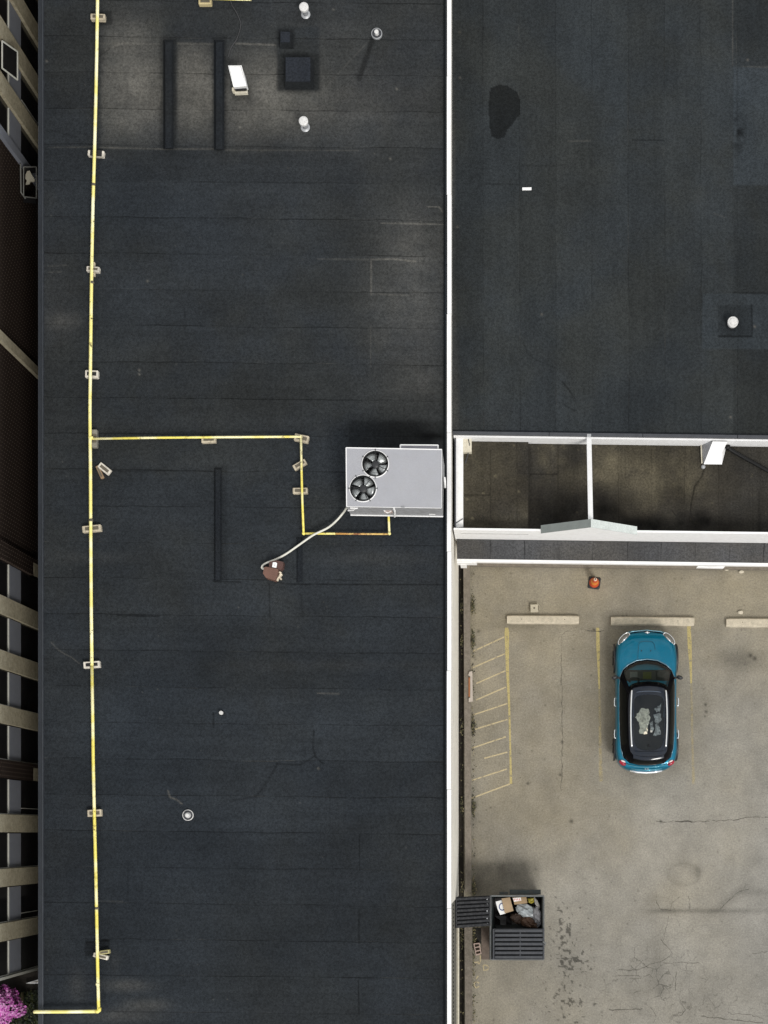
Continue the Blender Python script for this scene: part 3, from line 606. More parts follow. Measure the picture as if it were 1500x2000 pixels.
# brace from pediment back to the upper wall
q0 = P(1150.5, 853, ZU+.02); q1 = F0[3]+Vector((0, .08, -.06)); wv = Vector((.062, 0, 0)); hv = Vector((0, 0, .09))
mb = MB(); mb.hexa([q0-wv-hv, q0+wv-hv, q1+wv-hv, q1-wv-hv], [q0-wv, q0+wv, q1+wv, q1-wv]); mb.build('brace', m_white, RB)
mb = MB(); mb.pxbox(1146.5, 1154.5, 847.5, 852.5, ZU, ZU+.07, 0); mb.build('brace_bracket', m_flange, RB)
# sloping white duct hood against the upper wall, drain head and black hose
hood = MB(); T0, T1 = P(1392, 862, 4.62), P(1421, 862.5, 4.62); B_0, B_1 = P(1374.5, 906.5, 4.16), P(1410, 907, 4.16); B_2 = P(1410.5, 884, 4.30)
g0, g1, g2, g3 = [Vector((v.x, v.y, ZB_+.01)) for v in (P(1368.5, 861, 4.06), P(1421, 862, 4.06), P(1410, 907, 4.06), P(1374.5, 907, 4.06))]
lt = P(1368.5, 861, 4.08)
hood.add([T0, T1, B_2, B_1, B_0], [(0, 4, 3, 2, 1)]); hood.add([lt, T0, B_0, g3], [(0, 3, 2, 1)], 1); hood.add([T1, B_2, B_1, g2, g1], [(0, 1, 2, 3, 4)], 0); hood.add([B_0, B_1, g2, g3], [(0, 1, 2, 3)], 0)  # left side takes a grey colour to stand for its shade
hood.tube([P(1369, 862, 4.12), P(1371, 905, 4.12)], .018, 6, 2)
hood.build('duct_hood', [m_white, m_acside, m_cream], RB)
mb = MB(); c = P(1374, 911, 4.12); mb.lathe((c.x, c.y, ZB_), [(.055, 0), (.055, .05), (.03, .07), (.012, .075)], 10); mb.build('drain_head', m_flange, RB)
mb = MB(); pts = spline([P(1421, 873, 4.16), P(1428, 879, 4.13), P(1450, 892, 4.10), P(1502, 921, 4.10), P(1640, 1000, 4.10)], 6); mb.tube(pts, .052, 10); mb.lathe(tuple(pts[0]-Vector((0, 0, .06))), [(.075, 0), (.075, .1), (.05, .13)], 12)
hs = mb.build('drain_hose', M('black_rubber_hose', (.006, .006, .006), .5, spec=.25), origin=P(1440, 886, ZB_), smooth=True); tag(hs, 'thick black drain hose lying across the stained lower roof beside white duct hood', 'hose')
# canopy, gutter, ground-level wall base
mb = MB(); q = [front(889, 3.50), front(2600, 3.50)]; dv = Vector((0, -.50, -.16)); tv = Vector((0, 0, -.1))
k0 = [q[0], q[1], q[1]+dv, q[0]+dv]; k0 = [v+Vector((0, -.012, 0)) for v in k0]
mb.hexa([v+tv for v in k0][::-1], k0[::-1]); cano = mb.build('canopy', m_canopy, RB)
mb = MB(); gdir = (q[1]-q[0]).normalized(); e0, e1 = k0[3]+Vector((0, -.004, .012)), k0[2]+Vector((0, -.004, .012)); gd = Vector((0, -.075, 0)); gh = Vector((0, 0, -.16))
mb.hexa([e0+gh, e0+gd+gh, e1+gd+gh, e1+gh], [e0, e0+gd, e1+gd, e1]); mb.build('gutter', m_white, cano)
mb = MB(); mb.pxbox(893, 931, 1093, 1099.5, 2.95, 3.27); mb.pxbox(899, 911, 1099.6, 1103, 2.6, 3.1)
mb.build('gutter_outlet', m_white, cano)
mb = MB(); a = [P(1368, 1101, 3.05), P(1420, 1102, 3.05), P(1413, 1109.5, 2.95), P(1361, 1108, 2.95)]; mb.prism(a, 2.8); mb.pxbox(1378, 1402, 1093, 1104, 3.051, 3.24); mb.build('lamp_housing', m_white, cano)
mb = MB(); s0, s1 = front(905, 0), front(2600, 0); fo = Vector((0, -.09, 0))
mb.hexa([s0+Vector((0,0,-.1)), s1+Vector((0,0,-.1)), s1+fo+Vector((0,0,-.1)), s0+fo+Vector((0,0,-.1))][::-1], [v+Vector((0, 0, .14)) for v in (s0, s1, s1+fo, s0+fo)][::-1]); mb.build('plinth', m_kerb, RB)

# ------------------------------------------------------------------ brick apartment block across the alley (far left)
XF, XWN = -13.19, -13.27
AP = thing('apartment_block', (-19, 6, 0), 'dark brick apartment block with beige piers and window strips across the narrow alley', 'building')
Yf = lambda py: (NY-py)*37.98/F                    # measured where the facade crosses x = 38 in the photo
YEND = Yf(1904)
mb = MB(); mb.box(-26, XWN-.02, YEND, 42, -.3, 9.5); mb.build('wall', m_brick, AP)
mb = MB(); mb.box(-26.1, XF+.06, YEND-.06, 42, 9.5, 9.7); mb.build('roof', m_flash, AP)
def pier(py, wpx, mat, x=XF, z0=-.3, z1=9.5, name='pier', dark=None):
    k = MB(); c = Yf(py); h = wpx/2*37.98/F; k.box(XWN-.04, x, c-h, c+h, z0, z1); return k.build(name, mat, AP)
def bay(py0, py1):
    """window bay between two piers: stacked dark panes, blue-grey spandrels, thin frames"""
    y1, y0 = Yf(py0), Yf(py1)
    for zs_ in (3.71, .9, 6.55):
        k = MB(); k.box(XWN-.03, XWN+.012, y0+.03, y1-.03, zs_, zs_+.90); s_ = k.build('spandrel', m_spand, AP)
        k = MB(); k.box(XWN-.03, XWN+.02, y0+.012, y0+.028, zs_-.05, zs_+.95); k.box(XWN-.03, XWN+.02, y0+.03, y1-.03, zs_+.903, zs_+.925); k.build('trim', m_frame, s_)
    for za, zb in ((4.68, 6.5), (1.85, 3.66), (-.2, .85)):
        k = MB(); k.box(XWN-.03, XWN-.008, y0+.001, y1-.001, za, zb); wn_ = k.build('window', m_glassd, AP)
        k = MB(); k.box(XWN-.03, XWN+.02, y0+.012, y0+.03, za, zb); k.box(XWN-.03, XWN+.02, (y0+y1)/2-.3, (y0+y1)/2-.285, za, zb) if za < 2 and zb > 3 and int(py0) % 3 == 1 else None
        k.build('frame', m_frame, wn_)
pc = [1815, 1712, 1608.6, 1505, 1402, 1299, 1195.5, 1092]
for y in pc: pier(y, 34, m_pier if y not in (1505, 1092) else m_brick)
for y in (1505, 1092): pier(y+4, 26, m_pier, XF+.006, -.3, 2.9, 'pier_base')
for a, b in zip(pc[:-1], pc[1:]): bay(b+17, a-17)
bay(1832, 1900); pier(1903, 5, m_frame, XF-.02, name='corner_trim')
up = [212, 108.5, 5, -98.5]
for y in up: pier(y, 38, m_pier)
pier(303, 18, m_spand, name='corner_pier')
for a, b in zip(up[:-1], up[1:]): bay(b+19, a-19)
bay(231, 294); pier(690, 19, m_pier, name='concrete_band')
# open awning window and an open vent box on the upper facade
def quadframe(k, pts, wd, mi):
    for a, b in zip(pts, pts[1:]+pts[:1]): k.tube([a, b], wd, 6, mi)
c4 = [P(4, 80, 5.45), P(34, 101, 4.9), P(34, 156, 4.9), P(4, 133, 5.45)]
k = MB(); k.add(c4, [(0, 1, 2, 3)]); ow = k.build('awning_window', m_glassd, AP); k = MB(); quadframe(k, c4, .022, 0); k.build('frame', m_frame, ow)
k = MB(); c8 = [P(46, 326, 3.9), P(71, 326, 3.5), P(71, 387, 3.5), P(46, 384, 3.9)]; quadframe(k, c8, .016, 0); inn = [v+Vector((-.12, 0, -.35)) for v in c8]
for a, b in ((0, 1), (1, 2), (2, 3), (3, 0)): k.add([c8[a], c8[b], inn[b], inn[a]], [(0, 1, 2, 3)], 1)
k.tube([P(40, 320, 3.9), P(41, 376, 3.9), P(50, 388, 3.8)], .02, 6, 0); vb = k.build('vent_box', [M('dull_box_frame', (.13, .13, .12), .7, spec=.1), m_black], AP)
k = MB(); pp = [P(a/5, 300/5*0+b/5+0, 3.62) for a, b in ((265, 1670), (290, 1665), (305, 1700), (340, 1755), (330, 1775), (295, 1770), (285, 1795), (250, 1800), (262, 1765), (248, 1745), (250, 1705))]
k.prism(pp, 3.58); k.build('insulation_scrap', M('dull_scrap', (.30, .28, .22), .9), vb)

# ------------------------------------------------------------------ garden corner, lower left
def leaves(n, fn, size, mats, seed, tilt=1.0, wide=.5):
    rs = random.Random(seed); k = MB()
    for _ in range(n):
        c, nrm = fn(rs); s_ = size*rs.uniform(.6, 1.3)
        u = Vector((rs.uniform(-1, 1), rs.uniform(-1, 1), rs.uniform(-tilt, tilt)*.6)).normalized(); v = u.cross(nrm+Vector((rs.uniform(-.5, .5), rs.uniform(-.5, .5), .2))).normalized()
        k.add([c-u*s_, c+v*s_*wide, c+u*s_, c-v*s_*wide], [(0, 1, 2, 3)], rs.randrange(len(mats)))
    return k
pk = [M('pink_petal', (.66, .17, .56), .6, var=.2), M('light_pink_petal', (.74, .36, .66), .6, var=.2), M('deep_pink_petal', (.46, .08, .38), .6, var=.2)]
gr = [M('dark_leaf', (.018, .030, .006), .6, var=.3), M('olive_leaf', (.045, .055, .010), .6, var=.3), M('black_green_leaf', (.008, .011, .005), .7, var=.3)]
bc = P(2, 1962, .55)
def onball(rs):
    while True:
        d = Vector((rs.gauss(0, 1), rs.gauss(0, 1), rs.gauss(.4, 1))).normalized()
        if d.z > -.3: break
    lob = 1+.16*math.sin(3*d.x+5*d.y)+.1*math.sin(9*d.x-7*d.z)
    r_ = (.62*lob)*rs.uniform(.86, 1.03); return bc+Vector((d.x*r_, d.y*r_*.98, d.z*.45*lob)), d
SH = thing('flowering_shrub', (bc.x, bc.y, -.12), 'rounded shrub covered in bright pink blossom beside the corner of the apartment block', 'shrub')
leaves(2700, onball, .036, pk, 3, .8, .9).build('blossom', pk, SH)
def inball(rs):
    d, n_ = onball(rs); return bc+(d-bc)*rs.uniform(.5, .93), n_
leaves(1500, inball, .06, gr, 5).build('foliage', gr, SH)
k = MB(); 
for a in range(5): k.tube([(bc.x, bc.y, -.12), (bc.x+.3*math.cos(a*1.3), bc.y+.3*math.sin(a*1.3), .5)], [.03, .012], 6)
k.build('stem', m_woodd, SH)
def bed(rs): q = P(rs.uniform(20, 95), rs.uniform(1935, 2060), -.08+rs.uniform(0, .22)*rs.random()); return q, Vector((0, 0, 1))
gc = leaves(2600, bed, .05, gr, 9, .5).build('ground_cover', gr); tag(gc, kind='stuff')
k = MB(); k.pxbox(40.5, 44, 1939, 1971, -.12, .10, 0); k.pxbox(36, 44, 1971.5, 1974, -.12, .08, 1)
o = k.build('timber_post', [M('mossy_board', (.19, .165, .085), .9, var=.2), m_wood], origin=P(43, 1956, -.12)); tag(o, 'upright mossy board standing at the edge of the pink shrub', 'board')
k = MB(); k.prism([P(50, 1920.5, .05), P(62, 1917, .05), P(76, 1912.5, .05), P(84, 1911, .05), P(84, 1921, .05), P(60, 1921.5, .05)], -.1); k.prism([P(61, 1918.5, .06), P(74, 1916, .06), P(74, 1918.5, .06)], .051, 1)
o = k.build('white_sheet', [m_white, m_wood], origin=P(68, 1917, -.1)); tag(o, 'pale pointed sheet of rigid scrap lying in the alley mouth near the pink shrub', 'scrap sheet')

# ------------------------------------------------------------------ yellow gas pipe
ZPI = ZR+.20
GP = thing('gas_pipe', P(178, 1000, ZR), 'yellow painted gas pipe running down the black roof with a branch to the rooftop unit', 'pipe')
mainp = [(190.5, -60), (190.5, 0), (189, 100), (187, 200), (184.5, 300), (181.5, 400), (179.5, 500), (178, 600), (176.8, 700), (175.6, 800), (176, 860), (176.8, 940), (177, 1000), (177.5, 1100), (178.3, 1200), (179.5, 1300), (181, 1400), (182.3, 1500), (184.5, 1600), (187, 1700), (189, 1800), (191, 1900), (192.6, 1966)]
k = MB(); k.tube([P(a, b, ZPI) for a, b in mainp[:16]], .043, 10); k.build('pipe_run', m_pipe, GP, smooth=True)
k = MB(); k.tube([P(a, b, ZPI) for a, b in mainp[15:]]+[P(193, 1972, ZPI)], .042, 10); k.build('pipe_run', m_pipe2, GP, smooth=True)
k = MB(); c = P(193, 1975, ZPI); k.tube([P(194.3, 1968, ZPI), P(193.8, 1973.5, ZPI), P(191, 1975.6, ZPI), P(186, 1975.4, ZPI)], .05, 10); k.build('elbow', m_pipe2, GP, smooth=True)
k = MB(); k.tube([P(190, 1975.5, ZPI), P(130, 1976, ZPI), P(72, 1976.2, ZPI), P(69, 1976.2, ZPI-.02), P(67.8, 1976.4, ZPI-.1), P(67.8, 1976.5, ZPI-.5), P(67.8, 1976.5, 0)], .045, 10); k.build('pipe_run', m_pipe, GP, smooth=True)
k = MB(); k.tube([P(178, 857, ZPI), P(300, 855, ZPI), P(420, 854, ZPI), P(588, 853, ZPI)], .030, 10); k.build('branch', m_pipe2, GP, smooth=True)
k = MB(); k.tube([P(587.8, 851, ZPI), P(589, 920, ZPI), P(590.5, 980, ZPI), P(593, 1043, ZPI)], .030, 10); k.build('branch', m_pipe2, GP, smooth=True)
k = MB(); k.tube([P(592, 1042, ZPI-.05), P(650, 1042.3, ZPI-.05), P(655, 1042.3, ZPI-.05)], .028, 10); k.build('branch', m_pipe2, GP, smooth=True); k = MB(); k.tube([P(760.5, 1044, ZPI-.03), P(759, 1008, ZPI+.1), P(758.5, 1004, ZPI+.2)], .03, 10); k.build('branch', m_pipe2, GP, smooth=True)
k = MB(); k.tube([P(655, 1042.3, ZPI-.05), P(700, 1042.8, ZPI-.05), P(762, 1043, ZPI-.05)], .024, 10); k.build('branch', m_pipe3, GP, smooth=True)
for a, b, hx in ((182.5, 361, 0), (180, 552, 0), (178, 1016, 0), (189.2, 1774, 0), (178.2, 855, 0), (191, 1922, 0), (588, 853, 1), (593, 1042, 1), (760.5, 1042, 1)):
    k = MB(); c = P(a, b, ZPI); rr = .052 if not hx else .042
    if hx: k.lathe((c.x, c.y, ZPI-.04), [(.03, 0), (rr, .015), (rr, .06), (.03, .08)], 10)
    else: k.tube([c+Vector((0, .03, 0)), c-Vector((0, .03, 0))], rr, 10)
    k.build('coupling', m_pipe2 if hx or b > 1800 else (m_woodd if b != 855 else m_pipe), GP, smooth=True)
k = MB(); k.tube([P(385, -4, ZPI), P(440, -2.5, ZPI), P(491, -1, ZPI)], .035, 8); k.lathe(tuple(P(489, -1, ZPI-.03)), [(.03, 0), (.045, .01), (.045, .06), (.02, .08)], 8)
o = k.build('gas_pipe', m_pipe2, origin=P(440, -2, ZR), smooth=True); tag(o, 'short end of a second yellow pipe at the top edge of the black roof', 'pipe')
# wooden sleepers under the pipe: each block a thing of its own
GRP = 'timber blocks propping the yellow gas pipe'
def block(cx, cy, L, W, ang, label, mat=None, h=.13, z=ZR+.004, second=None, frame=False, fw=.48):
    """L, W in metres, ang in degrees clockwise in the photo"""
    c = P(cx, cy, z+h); o = thing('timber_block', (c.x, c.y, z), label, 'timber block', GRP)
    k = MB(); k.rbox((c.x, c.y), L, W, z, z+h, -R(ang), 0, .012)
    mt = mat or m_wood
    k.build('sleeper', mt, o)
    k = MB(); dx, dy = math.cos(-R(ang)), math.sin(-R(ang))
    k.rbox((c.x+dx*L*.02, c.y+dy*L*.02), L*.72, W*fw, z+h+.001, z+h+.008, -R(ang)); k.build('weathered_face', m_woodd if not frame else m_black, o)
    if second:
        sx_, sy_, l2, w2, a2, m2 = second; c2 = P(sx_, sy_, z+h*.6); k = MB(); k.rbox((c2.x, c2.y), l2, w2, z, z+h*.62, -R(a2), 0, .01); k.build('offcut', m2, o)
    return o
block(190.5, 32, .37, .15, 2, 'pale block under the pipe at the top of the roof beside dark patch', m_wood)
block(187, 299, .42, .15, 4, 'block with two white ends and a dark middle under the pipe near the dusty stains', m_woodp, h=.11, frame=True, fw=1.03)
block(181, 525, .33, .13, 4, 'two blocks crossed like a plus sign under the pipe', m_woodp, second=(181, 525, .11, .36, 0, m_wood))
block(178.5, 730, .33, .19, 2, 'block with dark top and pale rim under the pipe below the crossed blocks', m_woodp, frame=True)
block(184, 856, .14, .46, 0, 'lengthwise grey block under the pipe tee where the branch starts', M('grey_timber', (.20, .19, .16), .85, var=.2, fine=.2))
block(178.5, 1032, .48, .17, -6, 'widest tan block under the pipe with a thin offcut sticking out', m_wood, second=(168, 1034, .2, .10, -12, m_wood))
block(178.5, 1298, .42, .17, -4, 'rounded grey block with pale rim under the pipe left of the roof middle', m_woodp, frame=True)
block(184, 1588, .36, .18, -3, 'greyish block under the pipe left of the round roof vent', m_wood)
block(196, 1868, .38, .11, 14, 'slanted lower block of the splayed pair near the bottom of the pipe', m_woodp)
block(203, 1860, .27, .10, -8, 'slanted upper block of the splayed pair near the bottom of the pipe', M('yellowed_timber', (.42, .38, .18), .85, var=.2), z=ZR+.006)
block(203.5, 915, .35, .16, 38, 'loose pale block lying beside the pipe, touching a narrower stick', m_woodp, h=.09)
block(194.5, 921.5, .35, .09, 66, 'narrow brown stick lying beside the pipe, next to a wider loose block', M('brown_timber', (.25, .17, .10), .85, var=.2), h=.08)
block(407, 858, .37, .16, -2, 'block under the middle of the horizontal pipe branch', m_wood)
block(588.5, 855.5, .37, .18, 12, 'tilted block under the corner where the branch turns down', m_wood)
block(585, 907, .36, .14, -30, 'angled block under the downward branch pipe', m_wood)
block(586, 958, .38, .15, -1, 'level block under the downward branch pipe left of the rooftop unit', m_wood)
block(400, 2, .33, .15, 0, 'yellow stained block under the second pipe at the top edge', M('ochre_timber', (.48, .40, .22), .85, var=.15))
# thin cable lying at the top
k = MB(); k.tube(spline([P(448, -6, ZR+.015), P(453, 10, ZR+.015), P(462, 25, ZR+.015), P(470, 48, ZR+.015), P(463, 75, ZR+.015), P(452, 92, ZR+.015), P(445, 112, ZR+.015)], 6), .013, 6)
o = k.build('loose_cable', M('grey_cable', (.035, .036, .038), .6), origin=P(455, 50, ZR), smooth=True); tag(o, 'thin dark wire wandering down the roof from the top edge', 'cable')

# ------------------------------------------------------------------ rooftop air-conditioning unit
AC = thing('rooftop_air_conditioner', P(770, 935, ZR), 'large grey rooftop air conditioner with two round fans near the white parapet', 'air conditioner')
ZT, ZC = 6.85, 5.97
c = [P(677, 989.5, ZT), P(862, 992.5, ZT), P(863, 878, ZT), P(676, 874.5, ZT)]
fans = [P(733, 906, ZT), P(709, 954, ZT)]; FR = .318
bm = bmesh.new(); ed = []
def loop(pts):
    vs = [bm.verts.new(p_) for p_ in pts]
    for i in range(len(vs)): ed.append(bm.edges.new((vs[i], vs[(i+1) % len(vs)])))
loop(c); NF = 36
for f_ in fans: loop([f_+Vector((FR*math.cos(2*math.pi*i/NF), FR*math.sin(2*math.pi*i/NF), 0)) for i in range(NF)])
bmesh.ops.triangle_fill(bm, use_beauty=True, edges=ed); bm.verts.index_update()
k = MB(); k.add([v.co.copy() for v in bm.verts], [tuple(v.index for v in f_.verts) for f_ in bm.faces], 0); bm.free()
low = [Vector((v.x, v.y, ZC)) for v in c]
for i in range(4): k.add([low[i], low[(i+1) % 4], c[(i+1) % 4], c[i]], [(0, 1, 2, 3)], 1)
cab = k.build('cabinet', [m_ac, m_acside], AC)
k = MB(); tr = .014
for i in (0, 1, 2, 3): k.tube([c[i]+Vector((0, 0, .004)), c[(i+1) % 4]+Vector((0, 0, .004))], tr if i > 1 else .007, 6)
k.build('lip_highlight', m_white, cab)  # white colour puts the lip's highlight on the cabinet edge
k = MB(); k.prism([v+Vector((0, 0, 0)) for v in low], ZC-.03); k.build('base_rail', m_woodp, AC)
k = MB(); a = Vector((.06, .05, 0)); k.prism([low[0]+Vector((.06, .10, -.031)), low[1]+Vector((-.06, .10, -.031)), low[2]+Vector((-.06, -.06, -.031)), low[3]+Vector((.06, -.06, -.031))], ZR-.01); k.build('roof_curb', m_flash, AC)
for fi, f_ in enumerate(fans):
    k = MB(); k.lathe((f_.x, f_.y, ZT), [(FR+.006, .004), (FR+.004, .012), (FR-.004, .012), (FR-.010, -.02), (FR-.012, -.30), (.05, -.31)], NF, 0, False)
    k.lathe((f_.x, f_.y, ZT-.32), [(FR-.02, 0), (FR-.02, .01)], NF)
    sh = k.build('fan_shroud', m_blackp, AC, autos=40)
    k = MB(); k.lathe((f_.x, f_.y, ZT), [(FR+.026, .001), (FR+.020, .024), (FR+.008, .026), (FR+.007, .001)], NF, 0, False); k.build('fan_collar', m_white, AC, autos=40)
    k = MB(); a0 = .35 if fi else .1
    for b_ in range(5):
        a1 = a0+b_*2*math.pi/5; vs = []; nA, nR = 5, 4
        for j in range(nA):
            ta = j/(nA-1); ang = a1+ta*.98
            for r_ in range(nR):
                rr = .085+(FR-.025-.085)*r_/(nR-1); swp = .16*(r_/(nR-1))
                vs.append((f_.x+rr*math.cos(ang+swp), f_.y+rr*math.sin(ang+swp), ZT-.085+.07*(ta-.5)+.02*math.sin(ta*3)))
        k.add(vs, [(j*nR+r_, j*nR+r_+1, (j+1)*nR+r_+1, (j+1)*nR+r_) for j in range(nA-1) for r_ in range(nR-1)])
    bl_ = k.build('fan_blades', m_blade, sh, smooth=True); md = bl_.modifiers.new('t', 'SOLIDIFY'); md.thickness = .004
    k = MB(); k.lathe((f_.x, f_.y, ZT-.13), [(.095, 0), (.095, .09), (.07, .11)], 16); k.build('fan_hub', m_blackp, sh, autos=40)
    k = MB()
    for j in range(6):
        a1 = j*math.pi/3+.52*(1-fi); d = Vector((math.cos(a1), math.sin(a1), 0)); k.tube([f_+d*(FR-.02)+Vector((0, 0, .022)), f_+d*(FR+.045)+Vector((0, 0, .015))], .013, 6)
    for j in range(3):
        a1 = j*2.094+(.9 if fi else -.5); d = Vector((math.cos(a1), math.sin(a1), 0)); k.tube([f_+d*.06+Vector((0, 0, -.03)), f_+d*(FR-.012)+Vector((0, 0, .0))], .008, 6)
    for rr in (.13, .22): k.tube([f_+Vector((rr*math.cos(2*math.pi*i/24), rr*math.sin(2*math.pi*i/24), .006)) for i in range(24)], .0035, 5, 0, True)
    k.build('fan_guard', m_blackp, sh)
k = MB(); hz = 6.72; k.prism([P(782, 869, hz), P(855.5, 869.5, hz), P(855.5, 883, hz), P(782, 882.5, hz)], 6.25, 1)
for a, b in (((782, 869), (855.5, 869.5)), ((782, 869), (782, 876)), ((855.5, 869.5), (855.5, 877))): k.tube([P(*a, hz+.005), P(*b, hz+.005)], .018, 6, 0)
k.build('intake_hood', [m_white, M('hood_grey', (.22, .22, .245), .5)], AC)
k = MB(); k.prism([P(864, 897, 6.6), P(866, 897, 6.6), P(866, 931, 6.6), P(864, 931, 6.6)], 6.0); k.build('side_panel', m_acside, AC)
k = MB(); k.tube([P(862, 933, 6.2), P(868.5, 933, 6.2), P(869, 940, 6.15), P(869.5, 952, 6.0)], .028, 8); k.build('drain_trap', m_white, AC, smooth=True)
k = MB(); y0 = low[0].y
k.tube([P(684, 992, 6.75), P(698, 992.5, 6.72), P(690, 996, 6.6), P(680, 997, 6.5)], .02, 6, 0)
k.tube([P(769, 992, 6.8), P(771, 998, 6.6), P(771, 1009, 5.95)], .026, 8, 0)
k.prism([P(838, 1000, 6.2), P(850, 1000, 6.2), P(850, 1004, 6.2), P(838, 1004, 6.2)], 6.1, 0)
k.prism([P(750, 995, 6.5), P(766, 995, 6.5), P(766, 999, 6.5), P(750, 999, 6.5)], 6.3, 1)
k.tube([P(750, 997, 6.52), P(757, 1001, 6.4), P(764, 998, 6.5)], .02, 6, 0)
k.tube([P(784, 991, 6.86), P(790, 990.5, 6.86)], .022, 6, 2)
k.build('valve_fittings', [m_white, M('pinkish_bracket', (.42, .33, .30), .6), m_acside], AC)
k = MB(); k.tube([low[0]+Vector((0, -.012, .01)), low[1]+Vector((0, -.012, .01))], .018, 6); k.build('drip_edge', m_white, AC)
# pale flexible conduit to the brown box
k = MB(); k.tube(spline([P(686, 990, 6.6), P(678, 991.5, 6.1), P(670, 1002, 5.75), P(657, 1017, 5.66), P(640, 1031, 5.7), P(612, 1045, 5.72), P(583, 1065, 5.6), P(560, 1081, 5.55), P(540, 1092, 5.55), P(522, 1099, 5.58), P(513.5, 1104, 5.6), P(511.5, 1109, 5.6), P(516, 1112, 5.6)], 7), .027, 8)
o = k.build('flexible_conduit', m_cable, origin=P(600, 1050, ZR), smooth=True); tag(o, 'pale flexible conduit curving from rooftop unit over the branch pipe to brown box', 'conduit')
JB = thing('junction_box', P(533, 1113, ZR), 'rusty brown junction box with small white sticker at the end of pale conduit', 'junction box')
k = MB(); z = 5.78; k.prism([P(515.5, 1108, z), P(520, 1107, z), P(543.5, 1111.5, z), P(541, 1125, z), P(537, 1133.5, z), P(519, 1128, z), P(513.5, 1120, z)], ZR+.004); k.build('housing', m_rust, JB)
k = MB(); k.prism([P(526, 1097, z-.03), P(540, 1094.5, z-.03), P(553.5, 1097.5, z-.03), P(552.5, 1108, z-.03), P(548.5, 1113, z-.03), P(525, 1108, z-.03)], ZR+.004); bx = k.build('rear_housing', m_rustd, JB)
k = MB(); k.prism([P(533, 1098.3, z-.02), P(539, 1098.2, z-.02), P(541.2, 1100.5, z-.02), P(539.5, 1109, z-.02), P(531.5, 1107.5, z-.02)], z-.029)
k.prism([P(535, 1101, z-.0195), P(537.5, 1101, z-.0195), P(537, 1102.3, z-.0195), P(535, 1102.3, z-.0195)], z-.0199, 1); k.prism([P(534.5, 1104, z-.0195), P(537, 1104, z-.0195), P(537, 1105.2, z-.0195), P(534.5, 1105.2, z-.0195)], z-.0199, 1)
k.build('sticker', [m_sticker, m_acside], bx)
k = MB()
for a, b, s_ in ((547, 1118, .05), (548, 1122, .06), (546, 1126, .055), (541, 1131, .06), (543, 1128, .04), (548, 1130, .035)): c_ = P(a, b, 5.62); k.rbox((c_.x, c_.y), s_, s_*1.2, ZR+.005, 5.64, a*1.3, 0, .01)
k.build('crumbling_insulation', M('cream_crumbs', (.62, .55, .43), .9, var=.25), JB)

# ------------------------------------------------------------------ roof vents and caps
def vent(px, py, z0, h, prof, label, mats, name='roof_vent', base=None):
    c_ = P(px, py, z0+h); o = thing(name, (c_.x, c_.y, z0), label, 'roof vent', 'pipe vents poking through the flat roofs')
    for nm, pr, m_ in prof:
        k = MB(); k.lathe((c_.x, c_.y, z0), pr, 26, 0, nm not in ('flange', 'collar')); k.build(nm, m_, o, autos=35)
    return o
def mushroom(px, py, label):
    vent(px, py, ZR, .36, [('flange', [(.12, .003), (.11, .012), (.065, .03)], m_flange), ('pipe', [(.06, .03), (.06, .27)], m_flange), ('cap', [(.117, .27), (.12, .30), (.117, .34), (.085, .355), (.08, .352), (.03, .36)], m_ventw)], label, None)
mushroom(593, 12, 'white capped vent pipe at the top edge of the roof'); mushroom(592.3, 235, 'white capped vent pipe below the square black curb')
vent(735, 61, ZR, .14, [('flange', [(.145, .002), (.14, .05), (.125, .055), (.115, .02)], m_flange), ('dish', [(.115, .012), (.05, .014)], m_coal), ('pipe', [(.055, .02), (.055, .13), (.035, .14)], m_ventw)], 'grey flanged vent with white tip above the slanting patch', None)
vent(365.5, 1592, ZR, .12, [('flange', [(.142, .002), (.142, .04), (.128, .045), (.124, .02)], m_ventw), ('dish', [(.124, .012), (.07, .014)], m_coal), ('pipe', [(.075, .015), (.068, .10), (.045, .16), (.03, .17)], m_ventw)], 'round white vent with concentric rings alone on the lower roof', None)
vent(431.5, 1392, ZR, .1, [('pipe', [(.05, .002), (.05, .1), (.035, .105)], m_ventw), ('collar', [(.075, .002), (.07, .02), (.052, .022)], m_flash)], 'tiny white pipe stub on the lower roof', None)
vent(1432, 627.5, ZU, .25, [('flange', [(.16, .002), (.15, .02), (.09, .04)], m_flash), ('cap', [(.135, .12), (.14, .16), (.14, .22), (.125, .235), (.118, .215), (.09, .215), (.085, .235), (.03, .24)], m_ventw), ('pipe', [(.08, .04), (.08, .12)], m_flange)], 'white round vent on a square patch of the charcoal roof', None)
# white sloping intake hood by the ridges
VH = thing('intake_hood', P(465, 160, ZR), 'white sloping metal hood with open mouth next to the black ridge', 'roof hood')
A_, B2, C_, D_ = P(445.5, 128, 6.12), P(471.5, 127.5, 6.12), P(481.5, 168, 5.84), P(456, 170, 5.84); dn = lambda v, z: Vector((v.x, v.y, z))
k = MB(); k.hexa([dn(D_, 5.56)+Vector((0, .05, 0)), dn(C_, 5.56)+Vector((0, .05, 0)), dn(B2, 5.56), dn(A_, 5.56)], [D_, C_, B2, A_]); hd = k.build('hood', m_white, VH)
k = MB(); k.tube([A_+Vector((.02,-.02,.006)), B2+Vector((-.02,-.02,.006)), C_+Vector((-.02,.02,.006)), D_+Vector((.02,.02,.006))], .006, 5, 0, True); k.build('seam', m_flange, hd)
k = MB(); k.prism([P(459, 172.5, 5.70), P(481, 171.5, 5.70), P(481, 174.5, 5.70), P(459, 175.5, 5.70)], ZR+.12); k.build('mouth', m_black, VH)
